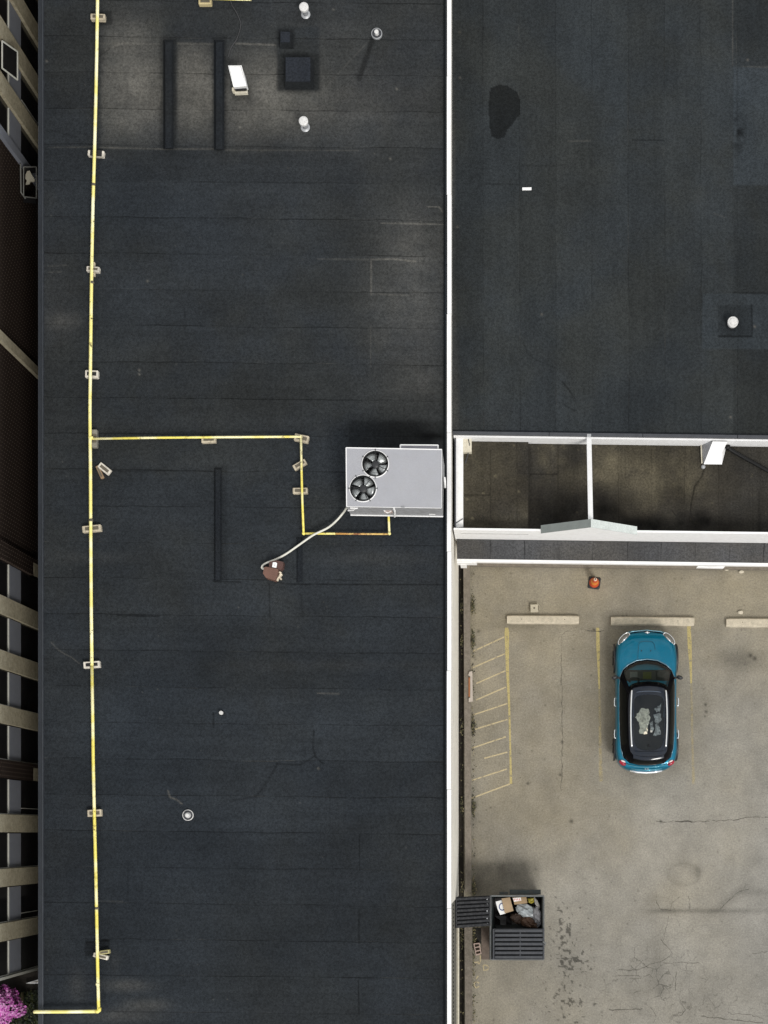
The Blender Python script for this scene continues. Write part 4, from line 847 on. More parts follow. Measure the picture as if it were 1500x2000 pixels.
k = MB(); k.prism([P(457, 176, 5.60), P(483, 175.5, 5.60), P(483.5, 181.5, 5.60), P(458, 182.5, 5.60)], ZR+.003); k.prism([P(453, 171, 5.66), P(457, 171, 5.66), P(457, 177, 5.66), P(453, 177, 5.66)], ZR+.003); k.build('foot', m_cream, VH)
# white offcut on the charcoal roof
k = MB(); c_ = P(1029, 368, ZU+.05); k.rbox((c_.x, c_.y), .245, .065, ZU+.004, ZU+.05, R(1), 0, .008)
o = k.build('white_offcut', m_white, origin=(c_.x, c_.y, ZU)); tag(o, 'small white bar lying alone on the charcoal roof', 'offcut')

# ------------------------------------------------------------------ kerbs, wheel stops, cone, small bits
def kerb(pts, h, label):
    k = MB(); k.prism([P(a, b, h) for a, b in pts], -.3); o = k.build('concrete_kerb', m_kerb, origin=P(pts[0][0], (pts[0][1]+pts[2][1])/2, 0)); tag(o, label, 'kerb'); return o
kerb([(905, 1104), (917.5, 1104), (918.5, 1300), (919.5, 1500), (920.5, 1742), (908.5, 1742), (907, 1400)], .16, 'long brown concrete kerb beside the hatched parking bay')
kerb([(907, 1811), (922.5, 1811), (922, 1900), (922.5, 2100), (908.5, 2100), (908, 1900)], .16, 'brown concrete kerb continuing below the flipped dumpster lid')
WG = 'concrete wheel stops at the head of the parking bays'
def stop(x0, x1, y0, y1, label, chip=False):
    h = .13; a, b = P(x0, y1, h), P(x1, y0, h); o = thing('wheel_stop', ((a.x+b.x)/2, (a.y+b.y)/2, 0), label, 'wheel stop', WG)
    k = MB(); n = 14; rings = []
    rs = random.Random(int(x0))
    for i in range(n+1):
        t = i/n; x = a.x+(b.x-a.x)*t; e = .012 if i in (0, n) else 0; j = lambda: rs.uniform(-.004, .004)
        ch = .06 if chip and t > .86 else 0; sl = tl(x0)*0+(-.012*t)
        rings.append([(x, a.y-.012+e+sl+j(), .002), (x, a.y+e+sl+ch+j(), h*.72), (x, a.y+.035+e+sl+ch*.6, h-e*.6+j()), (x, b.y-.03-e+sl, h-e*.6+j()), (x, b.y-e+sl+j(), h*.7), (x, b.y+.012-e+sl, .002)])
    k.loft(rings, True, True); k.build('concrete_bar', m_conc, o, autos=30)
    for t in (.2, .8):
        x = a.x+(b.x-a.x)*t; k = MB(); k.lathe((x, (a.y+b.y)/2-.012*t, h-.01), [(.014, 0), (.014, .0125)], 10); k.build('pin_hole', m_woodd, o)
    return o
stop(990, 1131, 1201, 1217, 'shortest concrete wheel stop with a small block behind it, left of the car'); stop(1193.5, 1356.5, 1204, 1220.5, 'concrete wheel stop with a chipped end in front of the teal car', True); stop(1419, 1575, 1207, 1223.5, 'concrete wheel stop cut off by the right edge beside the empty bay')
k = MB(); c_ = P(1043.5, 1187.5, .14); k.rbox((c_.x, c_.y), .23, .23, .002, .14, R(2), 0, .015); k.rbox((c_.x, c_.y+.0), .05, .05, .1402, .143, 0, 1); k.tube([P(1035, 1182, .02), P(1040, 1178, .02), P(1049, 1178, .02), P(1054, 1184, .02), P(1054, 1192, .02)], .014, 6, 0)
o = k.build('paving_block', [M('pale_block', (.42, .38, .29), .9, var=.12, fine=.2), m_woodd], origin=(c_.x, c_.y, 0)); tag(o, 'small square pale block against the back of the left wheel stop', 'block')
CN = thing('traffic_cone', P(1160.5, 1138.5, 0), 'orange traffic cone on a square black base near the white gutter', 'traffic cone'); cb_ = CN.location
k = MB(); k.rbox((cb_.x, cb_.y), .36, .36, .002, .045, R(-8), 0, .03); k.build('base', m_blackp, CN)
m_or = M('orange_plastic', (.55, .07, .018), .45, var=.12)
k = MB(); k.lathe((cb_.x, cb_.y, 0), [(.150, .045), (.145, .07), (.112, .22)], 24, 0, False); k.build('cone_skirt', m_or, CN, smooth=True); k = MB(); k.lathe((cb_.x, cb_.y, 0), [(.078, .40), (.05, .56)], 24, 0, False); k.build('cone_top', m_or, CN, smooth=True)
k = MB(); k.lathe((cb_.x, cb_.y, 0), [(.112, .22), (.078, .40)], 24, 0, False); k.build('band', M('faded_orange_band', (.62, .22, .03), .5), CN, smooth=True)
k = MB(); k.lathe((cb_.x, cb_.y, 0), [(.05, .56), (.036, .64), (.03, .65), (.024, .645)], 24, 0, False); k.lathe((cb_.x, cb_.y, .60), [(.026, 0), (.026, .005)], 16, 1); k.build('tip', [M('pale_tip', (.75, .6, .48), .5), M('cone_hole', (.2, .03, .01), .6)], CN, smooth=True)
for i, (a, b, s_, lb) in enumerate(((1419, 1112, .07, 'pale stone nearest the white lamp housing under the canopy'), (1447.5, 1116.5, .085, 'pale angular stone right of the white lamp housing'), (1446, 1196, .09, 'pale hollow chip of rubble behind the right wheel stop'))):
    bm = bmesh.new(); bmesh.ops.create_icosphere(bm, subdivisions=2, radius=s_); rs = random.Random(i)
    for v in bm.verts: v.co *= rs.uniform(.75, 1.1); v.co.z *= .6; v.co.y *= .7
    k = MB(); c_ = P(a, b, .03); k.add([v.co+Vector((c_.x, c_.y, .03)) for v in bm.verts], [tuple(v.index for v in f_.verts) for f_ in bm.faces]); bm.free()
    o = k.build('stone', M('pale_stone', (.55, .50, .40), .9, var=.15), origin=(c_.x, c_.y, 0)); tag(o, lb, 'stone')
BD = thing('painted_board', P(918, 1340, .16), 'pale pink board with an orange strip lying on the kerb beside the hatched bay', 'board')
k = MB(); k.prism([P(917, 1312, .24), P(922.5, 1311, .24), P(923.5, 1370, .24), P(915.5, 1371, .24), P(915.5, 1364, .24), P(918.5, 1362, .24), P(918.5, 1322, .24), P(914.5, 1318, .24)], .163); k.build('plank', M('pink_white_board', (.42, .37, .32), .8, var=.1), BD)
k = MB(); k.prism([P(915.2, 1323, .21), P(918.3, 1323, .21), P(918.3, 1361, .21), P(915.2, 1361, .21)], .163); k.build('strip', M('orange_brown_strip', (.33, .13, .05), .7), BD)
def weeds(rs):
    y = rs.choice([rs.gauss(1182, 9), rs.gauss(1252, 10), rs.gauss(1418, 9), rs.gauss(1575, 10), rs.gauss(1735, 10), rs.gauss(1830, 12), rs.uniform(1120, 1740), rs.uniform(1810, 2000)])
    x = (921+(y-1100)*.003+abs(rs.gauss(0, 3))) if rs.random() < .72 else rs.uniform(899, 905)
    return P(x, y, rs.uniform(.0, .10)), Vector((0, 0, 1))
wm = [M('dead_leaf', (.05, .045, .02), .8, var=.3), M('weed_green', (.045, .05, .015), .7, var=.3), M('litter_dark', (.02, .018, .014), .9), M('straw', (.2, .17, .09), .9)]
tag(leaves(1500, weeds, .026, wm, 31, .5).build('weeds', wm), kind='stuff')

# ------------------------------------------------------------------ dumpster with one lid closed and one flipped back
ZD = 1.25
DP = thing('dumpster', P(1010, 1812, 0), 'dark green steel dumpster with one ribbed lid shut and the other flipped back', 'dumpster')
m_bin = M('dark_green_steel', (.018, .030, .032), .5, .2, var=.25, dirt=(.09, .06, .04), dirt_amt=.4); m_rim = M('worn_steel_rim', (.12, .125, .125), .5, .4, var=.3)
x0, x1 = P(958, 0, ZD).x, P(1062, 0, ZD).x; yt, yb_ = P(0, 1749.5, ZD).y, P(0, 1874, ZD).y; th = .035; ins = .10
k = MB()
O0 = [(x0+ins, yb_+ins*.4, .12), (x1-ins, yb_+ins*.4, .12), (x1-ins, yt-ins*.4, .12), (x0+ins, yt-ins*.4, .12)]; O1 = [(x0, yb_, ZD), (x1, yb_, ZD), (x1, yt, ZD), (x0, yt, ZD)]
I1 = [(x0+th, yb_+th, ZD), (x1-th, yb_+th, ZD), (x1-th, yt-th, ZD), (x0+th, yt-th, ZD)]; I0 = [(x0+ins+th, yb_+ins*.4+th, .18), (x1-ins-th, yb_+ins*.4+th, .18), (x1-ins-th, yt-ins*.4-th, .18), (x0+ins+th, yt-ins*.4-th, .18)]
k.loft([O0, O1, I1, I0], True, True); body = k.build('bin_body', m_bin, DP)
k = MB()
for a, b in ((0, 1), (1, 2), (2, 3), (3, 0)): k.tube([Vector(O1[a])+Vector((0, 0, .005)), Vector(O1[b])+Vector((0, 0, .005))], .022, 8)
k.build('rim', m_rim, body)
k = MB(); k.box(x0+.55, x1-.08, yt+.024, yt+.16, .75, 1.02); k.box(x0+.25, x0+.5, yt+.024, yt+.10, .9, 1.05); k.box(x0+.5, x1-.2, yb_-.065, yb_-.024, .6, .8); k.build('fork_pocket', m_bin, DP)
for sx in (x0+.25, x1-.25):
    for sy in (yb_+.25, yt-.25):
        k = MB(); k.tube([(sx-.03, sy, .062), (sx+.03, sy, .062)], .06, 14); k.build('caster', m_blackp, DP)
m_lid = M('black_ribbed_plastic', (.038, .042, .050), .5, var=.18, fine=.12, fscale=35, dirt=(.10, .10, .10), dirt_amt=.25); m_lidd = M('lid_groove', (.004, .0045, .005), .8, spec=.1); m_lidu = M('lid_underside', (.012, .013, .016), .6, var=.3, dirt=(.09, .09, .09), dirt_amt=.35)
def lid(L, W, ribs, bar):
    k = MB(); k.box(0, L, 0, W, 0, .02, 0); pitch = W/ribs
    for i in range(ribs): k.box(.06, L-.05, i*pitch+pitch*.20, (i+1)*pitch-pitch*.12, .0205, .055, 0, .014)
    for i in range(ribs): k.box(.055, L-.045, i*pitch-pitch*.11 if i else .005, i*pitch+pitch*.19, .0203, .0245, 1)
    if bar:
        for i in range(1, ribs): k.box(L*.42, L*.52, i*pitch-.02, i*pitch+.02, .025, .030, 1); k.box(L*.525, L*.545, i*pitch-.03, i*pitch+.03, .03, .06, 0)
    k.box(.0, .045, 0, W, .0205, .05, 0, .01); k.box(L-.04, L, 0, W, .0205, .045, 0, .01)
    return k
LW = P(0, 1814, ZD+.06).y-P(0, 1874, ZD+.06).y; LL = P(1063, 0, ZD+.05).x-P(962, 0, ZD+.05).x
kl = lid(LL, LW, 7, True); mt = Matrix.Translation((P(962, 0, ZD+.05).x, P(0, 1874, ZD+.06).y, ZD+.032)); k2 = MB(); k2.v = [mt @ v for v in kl.v]; k2.f = kl.f; k2.m = kl.m
tag(k2.build('lid', [m_lid, m_lidd], DP), 'closed ribbed lid')
k = MB(); k.tube([P(1060, 1839, ZD+.1), P(1066, 1842, ZD+.08), P(1064, 1846, ZD+.06)], .018, 6); k.build('lid_handle', m_rim, k2 and DP.children[-1])
W2 = P(0, 1750.5, 1.8).y-P(0, 1810.5, 1.8).y; hx = P(956, 0, ZD).x
kl = lid(1.40, W2, 8, False); up_a = math.asin(min(.97, (2.28-ZD)/1.40)); mt = Matrix.Translation((hx, P(0, 1810.5, 1.8).y, ZD+.03)) @ Matrix.Rotation(math.pi, 4, 'Z') @ Matrix.Rotation(-up_a, 4, 'Y') @ Matrix.Translation((0, -W2, 0)); 
k2 = MB(); k2.v = [mt @ v for v in kl.v]; k2.f = kl.f; k2.m = kl.m; k2.build('lid', [m_lidu, m_lidd], DP)['label'] = 'flipped lid leaning on the wall'
k = MB(); k.tube([(hx+.02, yb_, ZD+.03), (hx+.02, yt, ZD+.03)], .022, 8); k.build('hinge_rod', m_rim, DP)
k = MB()
for i in range(5): y_ = P(0, 1755+i*12.5, 1.4).y; k.rbox((hx-.07, y_), .05, .07, ZD+.10, ZD+.16, 0)
k.build('hinge_clip', M('pale_clip', (.30, .31, .32), .5), DP)
# rubbish inside: each piece its own thing
def heap(name, label, cat, shapes, mats, z):
    k = MB()
    for pts, h, mi in shapes: k.prism([P(a, b, z+h) for a, b in pts], z, mi)
    o = k.build(name, mats, origin=P(*shapes[0][0][0], z)); tag(o, label, cat, 'rubbish inside the open dumpster'); return o
m_card = M('cardboard', (.30, .21, .12), .85, var=.12, fine=.1); m_card2 = M('light_cardboard', (.36, .26, .16), .85, var=.12); m_blue = M('blue_print', (.05, .08, .22), .6); m_red = M('red_print', (.5, .14, .10), .6)
base = MB(); bz = .82
rsn = random.Random(2); gx = 9; gy = 7; vs = []
for j in range(gy):
    for i in range(gx): a = P(966+i*(1055-966)/(gx-1), 1755+j*(1808-1755)/(gy-1), bz); vs.append((a.x, a.y, bz-.42+rsn.uniform(-.08, .12)))
base.add(vs, [(j*gx+i, j*gx+i+1, (j+1)*gx+i+1, (j+1)*gx+i) for j in range(gy-1) for i in range(gx-1)]); o = base.build('rubbish_bags', M('black_bin_bag', (.006, .005, .005), .5, var=.3), origin=P(1010, 1780, .6)); tag(o, 'black rubbish bags filling the bottom of the open dumpster', 'rubbish bags', 'rubbish inside the open dumpster')
heap('cardboard_flap', 'plain tan cardboard sheet in the dumpster between the white paper and printed box', 'cardboard', [([(979.5, 1755), (996, 1752.5), (1003, 1779), (986, 1784)], .02, 0)], [m_card2], 1.05)
pa = [([(968, 1761), (980, 1758), (988, 1784), (977, 1787), (972, 1776)], .012, 0)]
o = heap('paper_sack', 'white paper sack with a blue ring print, left of the tan cardboard', 'paper sack', pa, [m_sticker, m_blue], .98)
k = MB(); cc = P(981, 1771, .994); k.tube([cc+Vector((.085*math.cos(t), .10*math.sin(t), 0)) for t in [i*.35 for i in range(18)]], .016, 5, 0, True); k.build('ring_print', m_blue, o)
o = heap('printed_box', 'cardboard box with white and red printed label at the top of the open dumpster', 'cardboard box', [([(1001, 1753), (1028, 1752), (1030, 1764), (1005, 1767)], .16, 0)], [m_card, m_sticker], .95)
k = MB(); k.prism([P(1001.5, 1754, 1.114), P(1017, 1753, 1.114), P(1018, 1759, 1.114), P(1004, 1761, 1.114)], 1.1105, 0)
for i in range(4): k.prism([P(1003+i*3.6, 1755, 1.117), P(1005+i*3.6, 1755, 1.117), P(1005.5+i*3.6, 1759, 1.117), P(1003.8+i*3.6, 1759, 1.117)], 1.1142, 1)
k.build('printed_label', [m_sticker, m_red], o)
def crumple(name, label, cat, cx, cy, z, sx, sy, sz, mat, seed, ang=0):
    bm = bmesh.new(); bmesh.ops.create_icosphere(bm, subdivisions=3, radius=1); rs = random.Random(seed); ph = [Vector((rs.gauss(0, 1), rs.gauss(0, 1), rs.gauss(0, 1)))*3.2 for _ in range(7)]; c_ = P(cx, cy, z)
    for v in bm.verts:
        n_ = sum(abs(math.sin(v.co.dot(p_)+i)) for i, p_ in enumerate(ph))/7; v.co *= .35+1.05*n_+rs.uniform(-.13, .13)
    mt_ = Matrix.Translation(c_) @ Matrix.Rotation(-R(ang), 4, 'Z') @ Matrix.Diagonal((sx, sy, sz, 1))
    k = MB(); k.add([mt_ @ v.co for v in bm.verts], [tuple(v.index for v in f_.verts) for f_ in bm.faces]); bm.free(); o = k.build(name, mat, origin=c_); return tag(o, label, cat, 'rubbish inside the open dumpster')
crumple('plastic_bag', 'crumpled pale blue plastic bag in the middle of the open dumpster', 'plastic bag', 1027, 1779, .90, .31, .17, .12, M('milky_plastic', (.30, .33, .345), .4, var=.2), 4, 24)
crumple('plastic_bag', 'grey clear plastic wrap along the right side of the open dumpster', 'plastic bag', 1049, 1790, .92, .13, .28, .12, M('clear_plastic', (.17, .17, .18), .25, var=.35), 8, -12)
crumple('paper_bag', 'crumpled dark brown bag below the pale plastic bag', 'paper bag', 1034, 1801, .90, .26, .14, .12, M('dark_brown_paper', (.055, .026, .012), .7, var=.3), 12, 20)
crumple('paper_bag', 'dark brown folded bag beside the black void of the dumpster', 'paper bag', 1008, 1794, .86, .18, .14, .1, M('brown_black_paper', (.035, .018, .010), .7, var=.3), 15, 35)
crumple('yellow_container', 'small yellow container in the top right corner of the open dumpster', 'container', 1037.5, 1758.5, 1.02, .09, .08, .09, M('mustard_plastic', (.30, .25, .03), .4), 21)
crumple('plastic_wrapper', 'thin pale wrapper strands at the far right corner of the open dumpster', 'wrapper', 1048, 1763, .95, .05, .16, .06, M('pale_wrapper', (.30, .29, .27), .4, var=.3), 23, -25)
# bits between kerb and dumpster
k = MB(); k.prism([P(940, 1812, .035), P(958.5, 1812, .035), P(961, 1874, .035), P(941, 1874, .035)], .006); o = k.build('plywood_sheet', M('wet_plywood', (.135, .105, .085), .85, var=.25, fine=.15), origin=P(950, 1843, 0)); tag(o, 'brown plywood sheet lying between the kerb and the dumpster', 'plywood')
k = MB(); zb = .12; qd = [(924.5, 1843), (936.5, 1841.5), (940.5, 1863), (929.5, 1866.5)]
lerp = lambda a, b, t: (a[0]+(b[0]-a[0])*t, a[1]+(b[1]-a[1])*t)
for t0, t1 in ((0, .09), (.30, .39), (.61, .70), (.91, 1)): k.prism([P(*lerp(qd[0], qd[3], t0), zb), P(*lerp(qd[1], qd[2], t0), zb), P(*lerp(qd[1], qd[2], t1), zb), P(*lerp(qd[0], qd[3], t1), zb)], .004)
for (a, b) in ((0, .14), (.86, 1)):
    for t0, t1 in ((.092, .298), (.392, .608), (.702, .908)):
        e = lambda s_, t: P(*lerp(lerp(qd[0], qd[3], t), lerp(qd[1], qd[2], t), s_), zb); k.prism([e(a, t0), e(b, t0), e(b, t1), e(a, t1)], .004)
o = k.build('hollow_block', M('pink_clay_block', (.46, .35, .30), .85, var=.15), origin=P(933, 1854, 0)); tag(o, 'pale pink hollow block with three openings between kerb and plywood', 'hollow block')
k = MB(); k.prism([P(924, 1812, .012), P(939.5, 1812, .012), P(939.5, 1843, .012), P(925, 1843, .012)], .006); o = k.build('leaf_litter', M('black_leaf_litter', (.012, .011, .009), .9, var=.5, fine=.3), origin=P(932, 1828, 0)); tag(o, kind='stuff')

# ------------------------------------------------------------------ teal car
CAR = thing('parked_car', (3.906, 3.90, 0), 'teal compact car with black glass roof and silver rails parked against the wheel stop', 'car')
m_teal, nt_, b_ = newmat('teal_car_paint')
p_ = coords(nt_); fl = rng_(nt_, noise(nt_, p_, 90, 2, .7), .3, .7, .8, 1.2, False); cc_ = nt_.nodes.new('ShaderNodeCombineColor')
for i in range(3): nt_.links.new(fl, cc_.inputs[i])
nt_.links.new(mix(nt_, 1.0, (.0, .135, .225), cc_.outputs[0], 'MULTIPLY'), b_.inputs['Base Color']); b_.inputs['Roughness'].default_value = .32; b_.inputs['Metallic'].default_value = .55; b_.inputs['Coat Weight'].default_value = .5; b_.inputs['Specular IOR Level'].default_value = .15; b_.inputs['Coat Roughness'].default_value = .05
m_gls = M('tinted_car_glass', (.003, .004, .004), .08, var=.1, spec=.06); m_gblk = M('gloss_black_trim', (.003, .003, .004), .25, var=.1, spec=.03)
m_roofc = M('navy_roof_panel', (.004, .008, .016), .12, var=.1, coat=.2, spec=.35); m_rimd = M('gunmetal_rim', (.03, .03, .032), .4, .5); m_chr = M('satin_chrome', (.78, .79, .80), .22, .8, var=.05); m_tyre = M('tyre_rubber', (.012, .012, .013), .85); m_lens = M('headlamp_lens', (.13, .125, .11), .15, .1, var=.25); m_redl = M('tail_lamp_red', (.30, .012, .03), .15); m_intr = M('cabin_trim', (.05, .052, .05), .7, var=.3)
def CB(k, name, mats, parent=CAR, **kw): return k.build(name, mats, parent, local=True, **kw)
st = [(2.075, .28, .56, .55), (2.05, .50, .70, .66), (1.96, .69, .83, .75), (1.84, .79, .88, .79), (1.62, .875, .925, .84), (1.3, .915, .965, .895), (1.1, .908, .985, .92), (.8, .895, .99, .935), (0, .89, .99, .945), (-.8, .893, .99, .95), (-1.3, .918, .985, .95), (-1.6, .90, .975, .94), (-1.82, .83, .95, .91), (-1.96, .70, .88, .84), (-2.04, .52, .74, .70), (-2.075, .30, .58, .56)]
rings = []
for y, w_, zc, zs_ in st:
    lo = .22 if abs(y) < 1.9 else .22+.12*(abs(y)-1.9)/.175
    half = [(w_*.86, lo), (w_*.985, lo+.08), (w_, .50 if zs_ > .7 else (lo+zs_)/2), (w_*.985, zs_-.10 if zs_ > .7 else zs_-.03), (w_*.915, zs_), (w_*.80, zs_*.55+zc*.45), (w_*.45, zc-.008), (w_*.15, zc)]
    rings.append([(-x, y, z) for x, z in half]+[(x, y, z) for x, z in half[::-1]])
k = MB(); k.loft(rings, True, True); body = CB(k, 'body', m_teal, smooth=True, subsurf=2)
belt = [(0, 1.155), (.30, 1.115), (.55, .99), (.70, .85), (.775, .68), (.80, .4), (.80, 0), (.797, -.5), (.785, -1.0), (.755, -1.4), (.68, -1.68), (.50, -1.84), (.25, -1.895), (0, -1.91)]
top = [(0, .345), (.25, .325), (.42, .285), (.51, .22), (.555, .10), (.575, -.1), (.58, -.4), (.577, -.7), (.568, -1.05), (.552, -1.32), (.52, -1.52), (.41, -1.665), (.22, -1.73), (0, -1.75)]
def full(o): return o+[(-x, y) for x, y in o[-2:0:-1]]
bz_, tz_ = .965, 1.475
def bzf(x, y): return .985 if y > .6 else .965
BELT = [Vector((x, y, .985 if y > .5 else .972)) for x, y in full(belt)]; TOP = [Vector((x, y, 1.475-.03*max(0, (-y-.9)/.85)**1.5+.0)) for x, y in full(top)]
n = len(BELT); sub = 6
def gh(i, t):                                       # greenhouse surface with slight outward bow
    a, b = BELT[i % n], TOP[i % n]; v = a.lerp(b, t); o_ = Vector((v.x, v.y+.3, 0)).normalized()*.035*math.sin(math.pi*t); return v+o_
k = MB(); k.loft([[gh(i, t/sub) for i in range(n)] for t in range(sub+1)]); frame = CB(k, 'pillars', m_gblk, smooth=True)
def pane(i0, i1, t0, t1, name, mat, out=.006, steps=3, m=6):
    rows = []
    for t in range(m+1):
        tt = t0+(t1-t0)*t/m; row = []
        for s_ in range((i1-i0)*steps+1):
            f_ = i0+s_/steps; ia = math.floor(f_); fr = f_-ia
            if s_ == 0: fr += .22
            if s_ == (i1-i0)*steps: ia -= 1; fr = .78
            v = gh(ia, tt).lerp(gh(ia+1, tt), fr); o_ = Vector((v.x, v.y+.3, .35)).normalized()*out; row.append(v+o_)
        rows.append(row)
    k = MB(); k.loft(rows, closed=False); return CB(k, name, mat, smooth=True)
def glassmat(nm='windscreen_glass', tint=(.62, .68, .64, 1), ior=1.42):
    m, nt, b = newmat(nm); nt.nodes.remove(b); o = nt.nodes['Material Output']
    t = nt.nodes.new('ShaderNodeBsdfTransparent'); t.inputs[0].default_value = tint; gl = nt.nodes.new('ShaderNodeBsdfGlossy'); gl.inputs['Roughness'].default_value = .03
    f_ = nt.nodes.new('ShaderNodeFresnel'); f_.inputs[0].default_value = ior; mx_ = nt.nodes.new('ShaderNodeMixShader')
    nt.links.new(f_.outputs[0], mx_.inputs[0]); nt.links.new(t.outputs[0], mx_.inputs[1]); nt.links.new(gl.outputs[0], mx_.inputs[2]); nt.links.new(mx_.outputs[0], o.inputs['Surface']); return m
m_ws = glassmat(); m_rg = glassmat('roof_glass', (.62, .68, .72, 1), 1.3)
# cut the windscreen out of the frame, then glaze it and fit the dashboard below
bm = bmesh.new(); bm.from_mesh(frame.data); kill = []
for f_ in bm.faces:
    cen = f_.calc_center_median()
    if cen.y > .42 and abs(cen.x) < .60 and 1.04 < cen.z < 1.40 and f_.normal.y > .2: kill.append(f_)
bmesh.ops.delete(bm, geom=kill, context='FACES'); bm.to_mesh(frame.data); bm.free()
ws = []
for t in range(9):
    tt = .06+.86*t/8; row = []
    for s_ in range(-12, 13):
        u = abs(s_)/12*2.9; ia = int(math.floor(u)); v = gh(ia, tt).lerp(gh(ia+1, tt), u-ia); v = v+Vector((0, .006, .006)); row.append(Vector((math.copysign(v.x, s_) if s_ else 0, v.y, v.z)))
    ws.append(row)
k = MB(); k.loft(ws, closed=False); CB(k, 'windscreen', m_ws, smooth=True)
k = MB(); k.box(-.66, .66, .55, .86, .992, 1.02, 0, .03); k.box(.25, .50, .60, .84, 1.021, 1.06, 0, .03); k.box(-.5, -.28, .62, .80, 1.021, 1.026, 1); k.box(-.12, .12, .6, .8, 1.021, 1.03, 2); CB(k, 'dashboard', [m_intr, M('dash_light', (.16, .17, .165), .6), M('olive_paper', (.10, .11, .02), .8)])
k = MB(); k.tube([(-.38+.16*math.cos(t*.42), .56+.05*math.sin(t*.42), 1.09+.15*math.sin(t*.42)) for t in range(15)], .016, 6, 0, True); CB(k, 'steering_wheel', m_blackp, smooth=True)
for sx in (-.36, .36):
    k = MB(); k.box(sx-.22, sx+.22, .0, .16, .995, 1.22, 0, .05); k.box(sx-.12, sx+.12, .02, .12, 1.221, 1.34, 0, .04); CB(k, 'seat', M('dark_seat', (.03, .03, .03), .8))
pane(4, 9, .12, .86, 'side_window', m_gls); pane(n-9, n-4, .12, .86, 'side_window', m_gls)
pane(11, 15, .18, .86, 'rear_window', m_gls)
# roof dome
cy = -.70; rr_ = [(1.0, 0), (.93, .022), (.8, .04), (.76, .043)]
dome = lambda lst: [[Vector((v.x*s_, cy+(v.y-cy)*s_, v.z+dz)) for v in TOP] for s_, dz in lst]
k = MB(); k.loft(dome(rr_)); k.loft(dome([(.78, .02), (.3, .022), (.02, .022)]), False, True, 1); rf = CB(k, 'roof', [m_roofc, m_black], smooth=True)
k = MB(); k.loft(dome([(.765, .0435), (.6, .051), (.4, .057), (.2, .061), (.03, .0625)]), False, True); CB(k, 'glass_roof', m_rg, rf, smooth=True)
def reflection_patch(pts, zb_, seed, mat):  # added shapes under the glass, imitating clouds reflected in the roof
    rs = random.Random(seed); k = MB(); cx = sum(p[0] for p in pts)/len(pts); cy2 = sum(p[1] for p in pts)/len(pts); out = []
    for a, b in zip(pts, pts[1:]+pts[:1]):
        for t in (0, .25, .5, .75): out.append((a[0]+(b[0]-a[0])*t+rs.uniform(-.02, .02), a[1]+(b[1]-a[1])*t+rs.uniform(-.02, .02)))
    k.loft([[(cx+(x-cx)*f, cy2+(y-cy2)*f, zb_+rs.uniform(-.004, .006)+(.004 if f < 1 else 0)) for x, y in out] for f in (1, .75, .5, .25, .05)], False, True); CB(k, 'cloud_reflection', mat, rf)
m_cl1 = M('beige_reflection', (.66, .60, .47), .9, var=.35, scale=9, dirt=(.05, .05, .05), dirt_amt=.55); m_cl2 = M('grey_reflection', (.46, .45, .42), .9, var=.4, scale=9, dirt=(.03, .03, .03), dirt_amt=.9)
reflection_patch([(-.33, -.46), (-.20, -.27), (.0, -.33), (.04, -.62), (-.02, -.80), (-.06, -1.04), (-.28, -1.02), (-.26, -.74), (-.38, -.56)], 1.505, 1, m_cl1)
reflection_patch([(.02, -.72), (.10, -.66), (.13, -.90), (.10, -.99), (.04, -.96)], 1.504, 2, m_cl2)
reflection_patch([(.17, -.30), (.30, -.22), (.36, -.14), (.31, -.40), (.22, -.42)], 1.503, 3, m_cl2)
reflection_patch([(.14, -.46), (.34, -.44), (.36, -.62), (.25, -.70), (.30, -.86), (.34, -1.04), (.14, -1.08), (.18, -.84), (.20, -.72)], 1.502, 4, m_cl2)
k = MB(); rw = [(-.43, -.55), (-.44, .0), (-.40, .13), (-.28, .175), (0, .195), (.28, .175), (.40, .13), (.44, .0), (.43, -.55)]
k.tube([(x, y, 1.523-.05*(x/.5)**2*.6-.03*max(0, y+.1)) for x, y in [tuple(v[:2]) for v in spline([(a, b, 0) for a, b in rw], 4)]], .006, 5); CB(k, 'sunroof_seal', M('seal_grey', (.12, .15, .20), .3), rf)
k = MB(); k.tube([(x, -1.50-.03*(1-(x/.5)**2), 1.512-.05*(x/.5)**2) for x in [i/10-.5 for i in range(11)]], .005, 5); CB(k, 'tailgate_seam', m_gblk, rf)
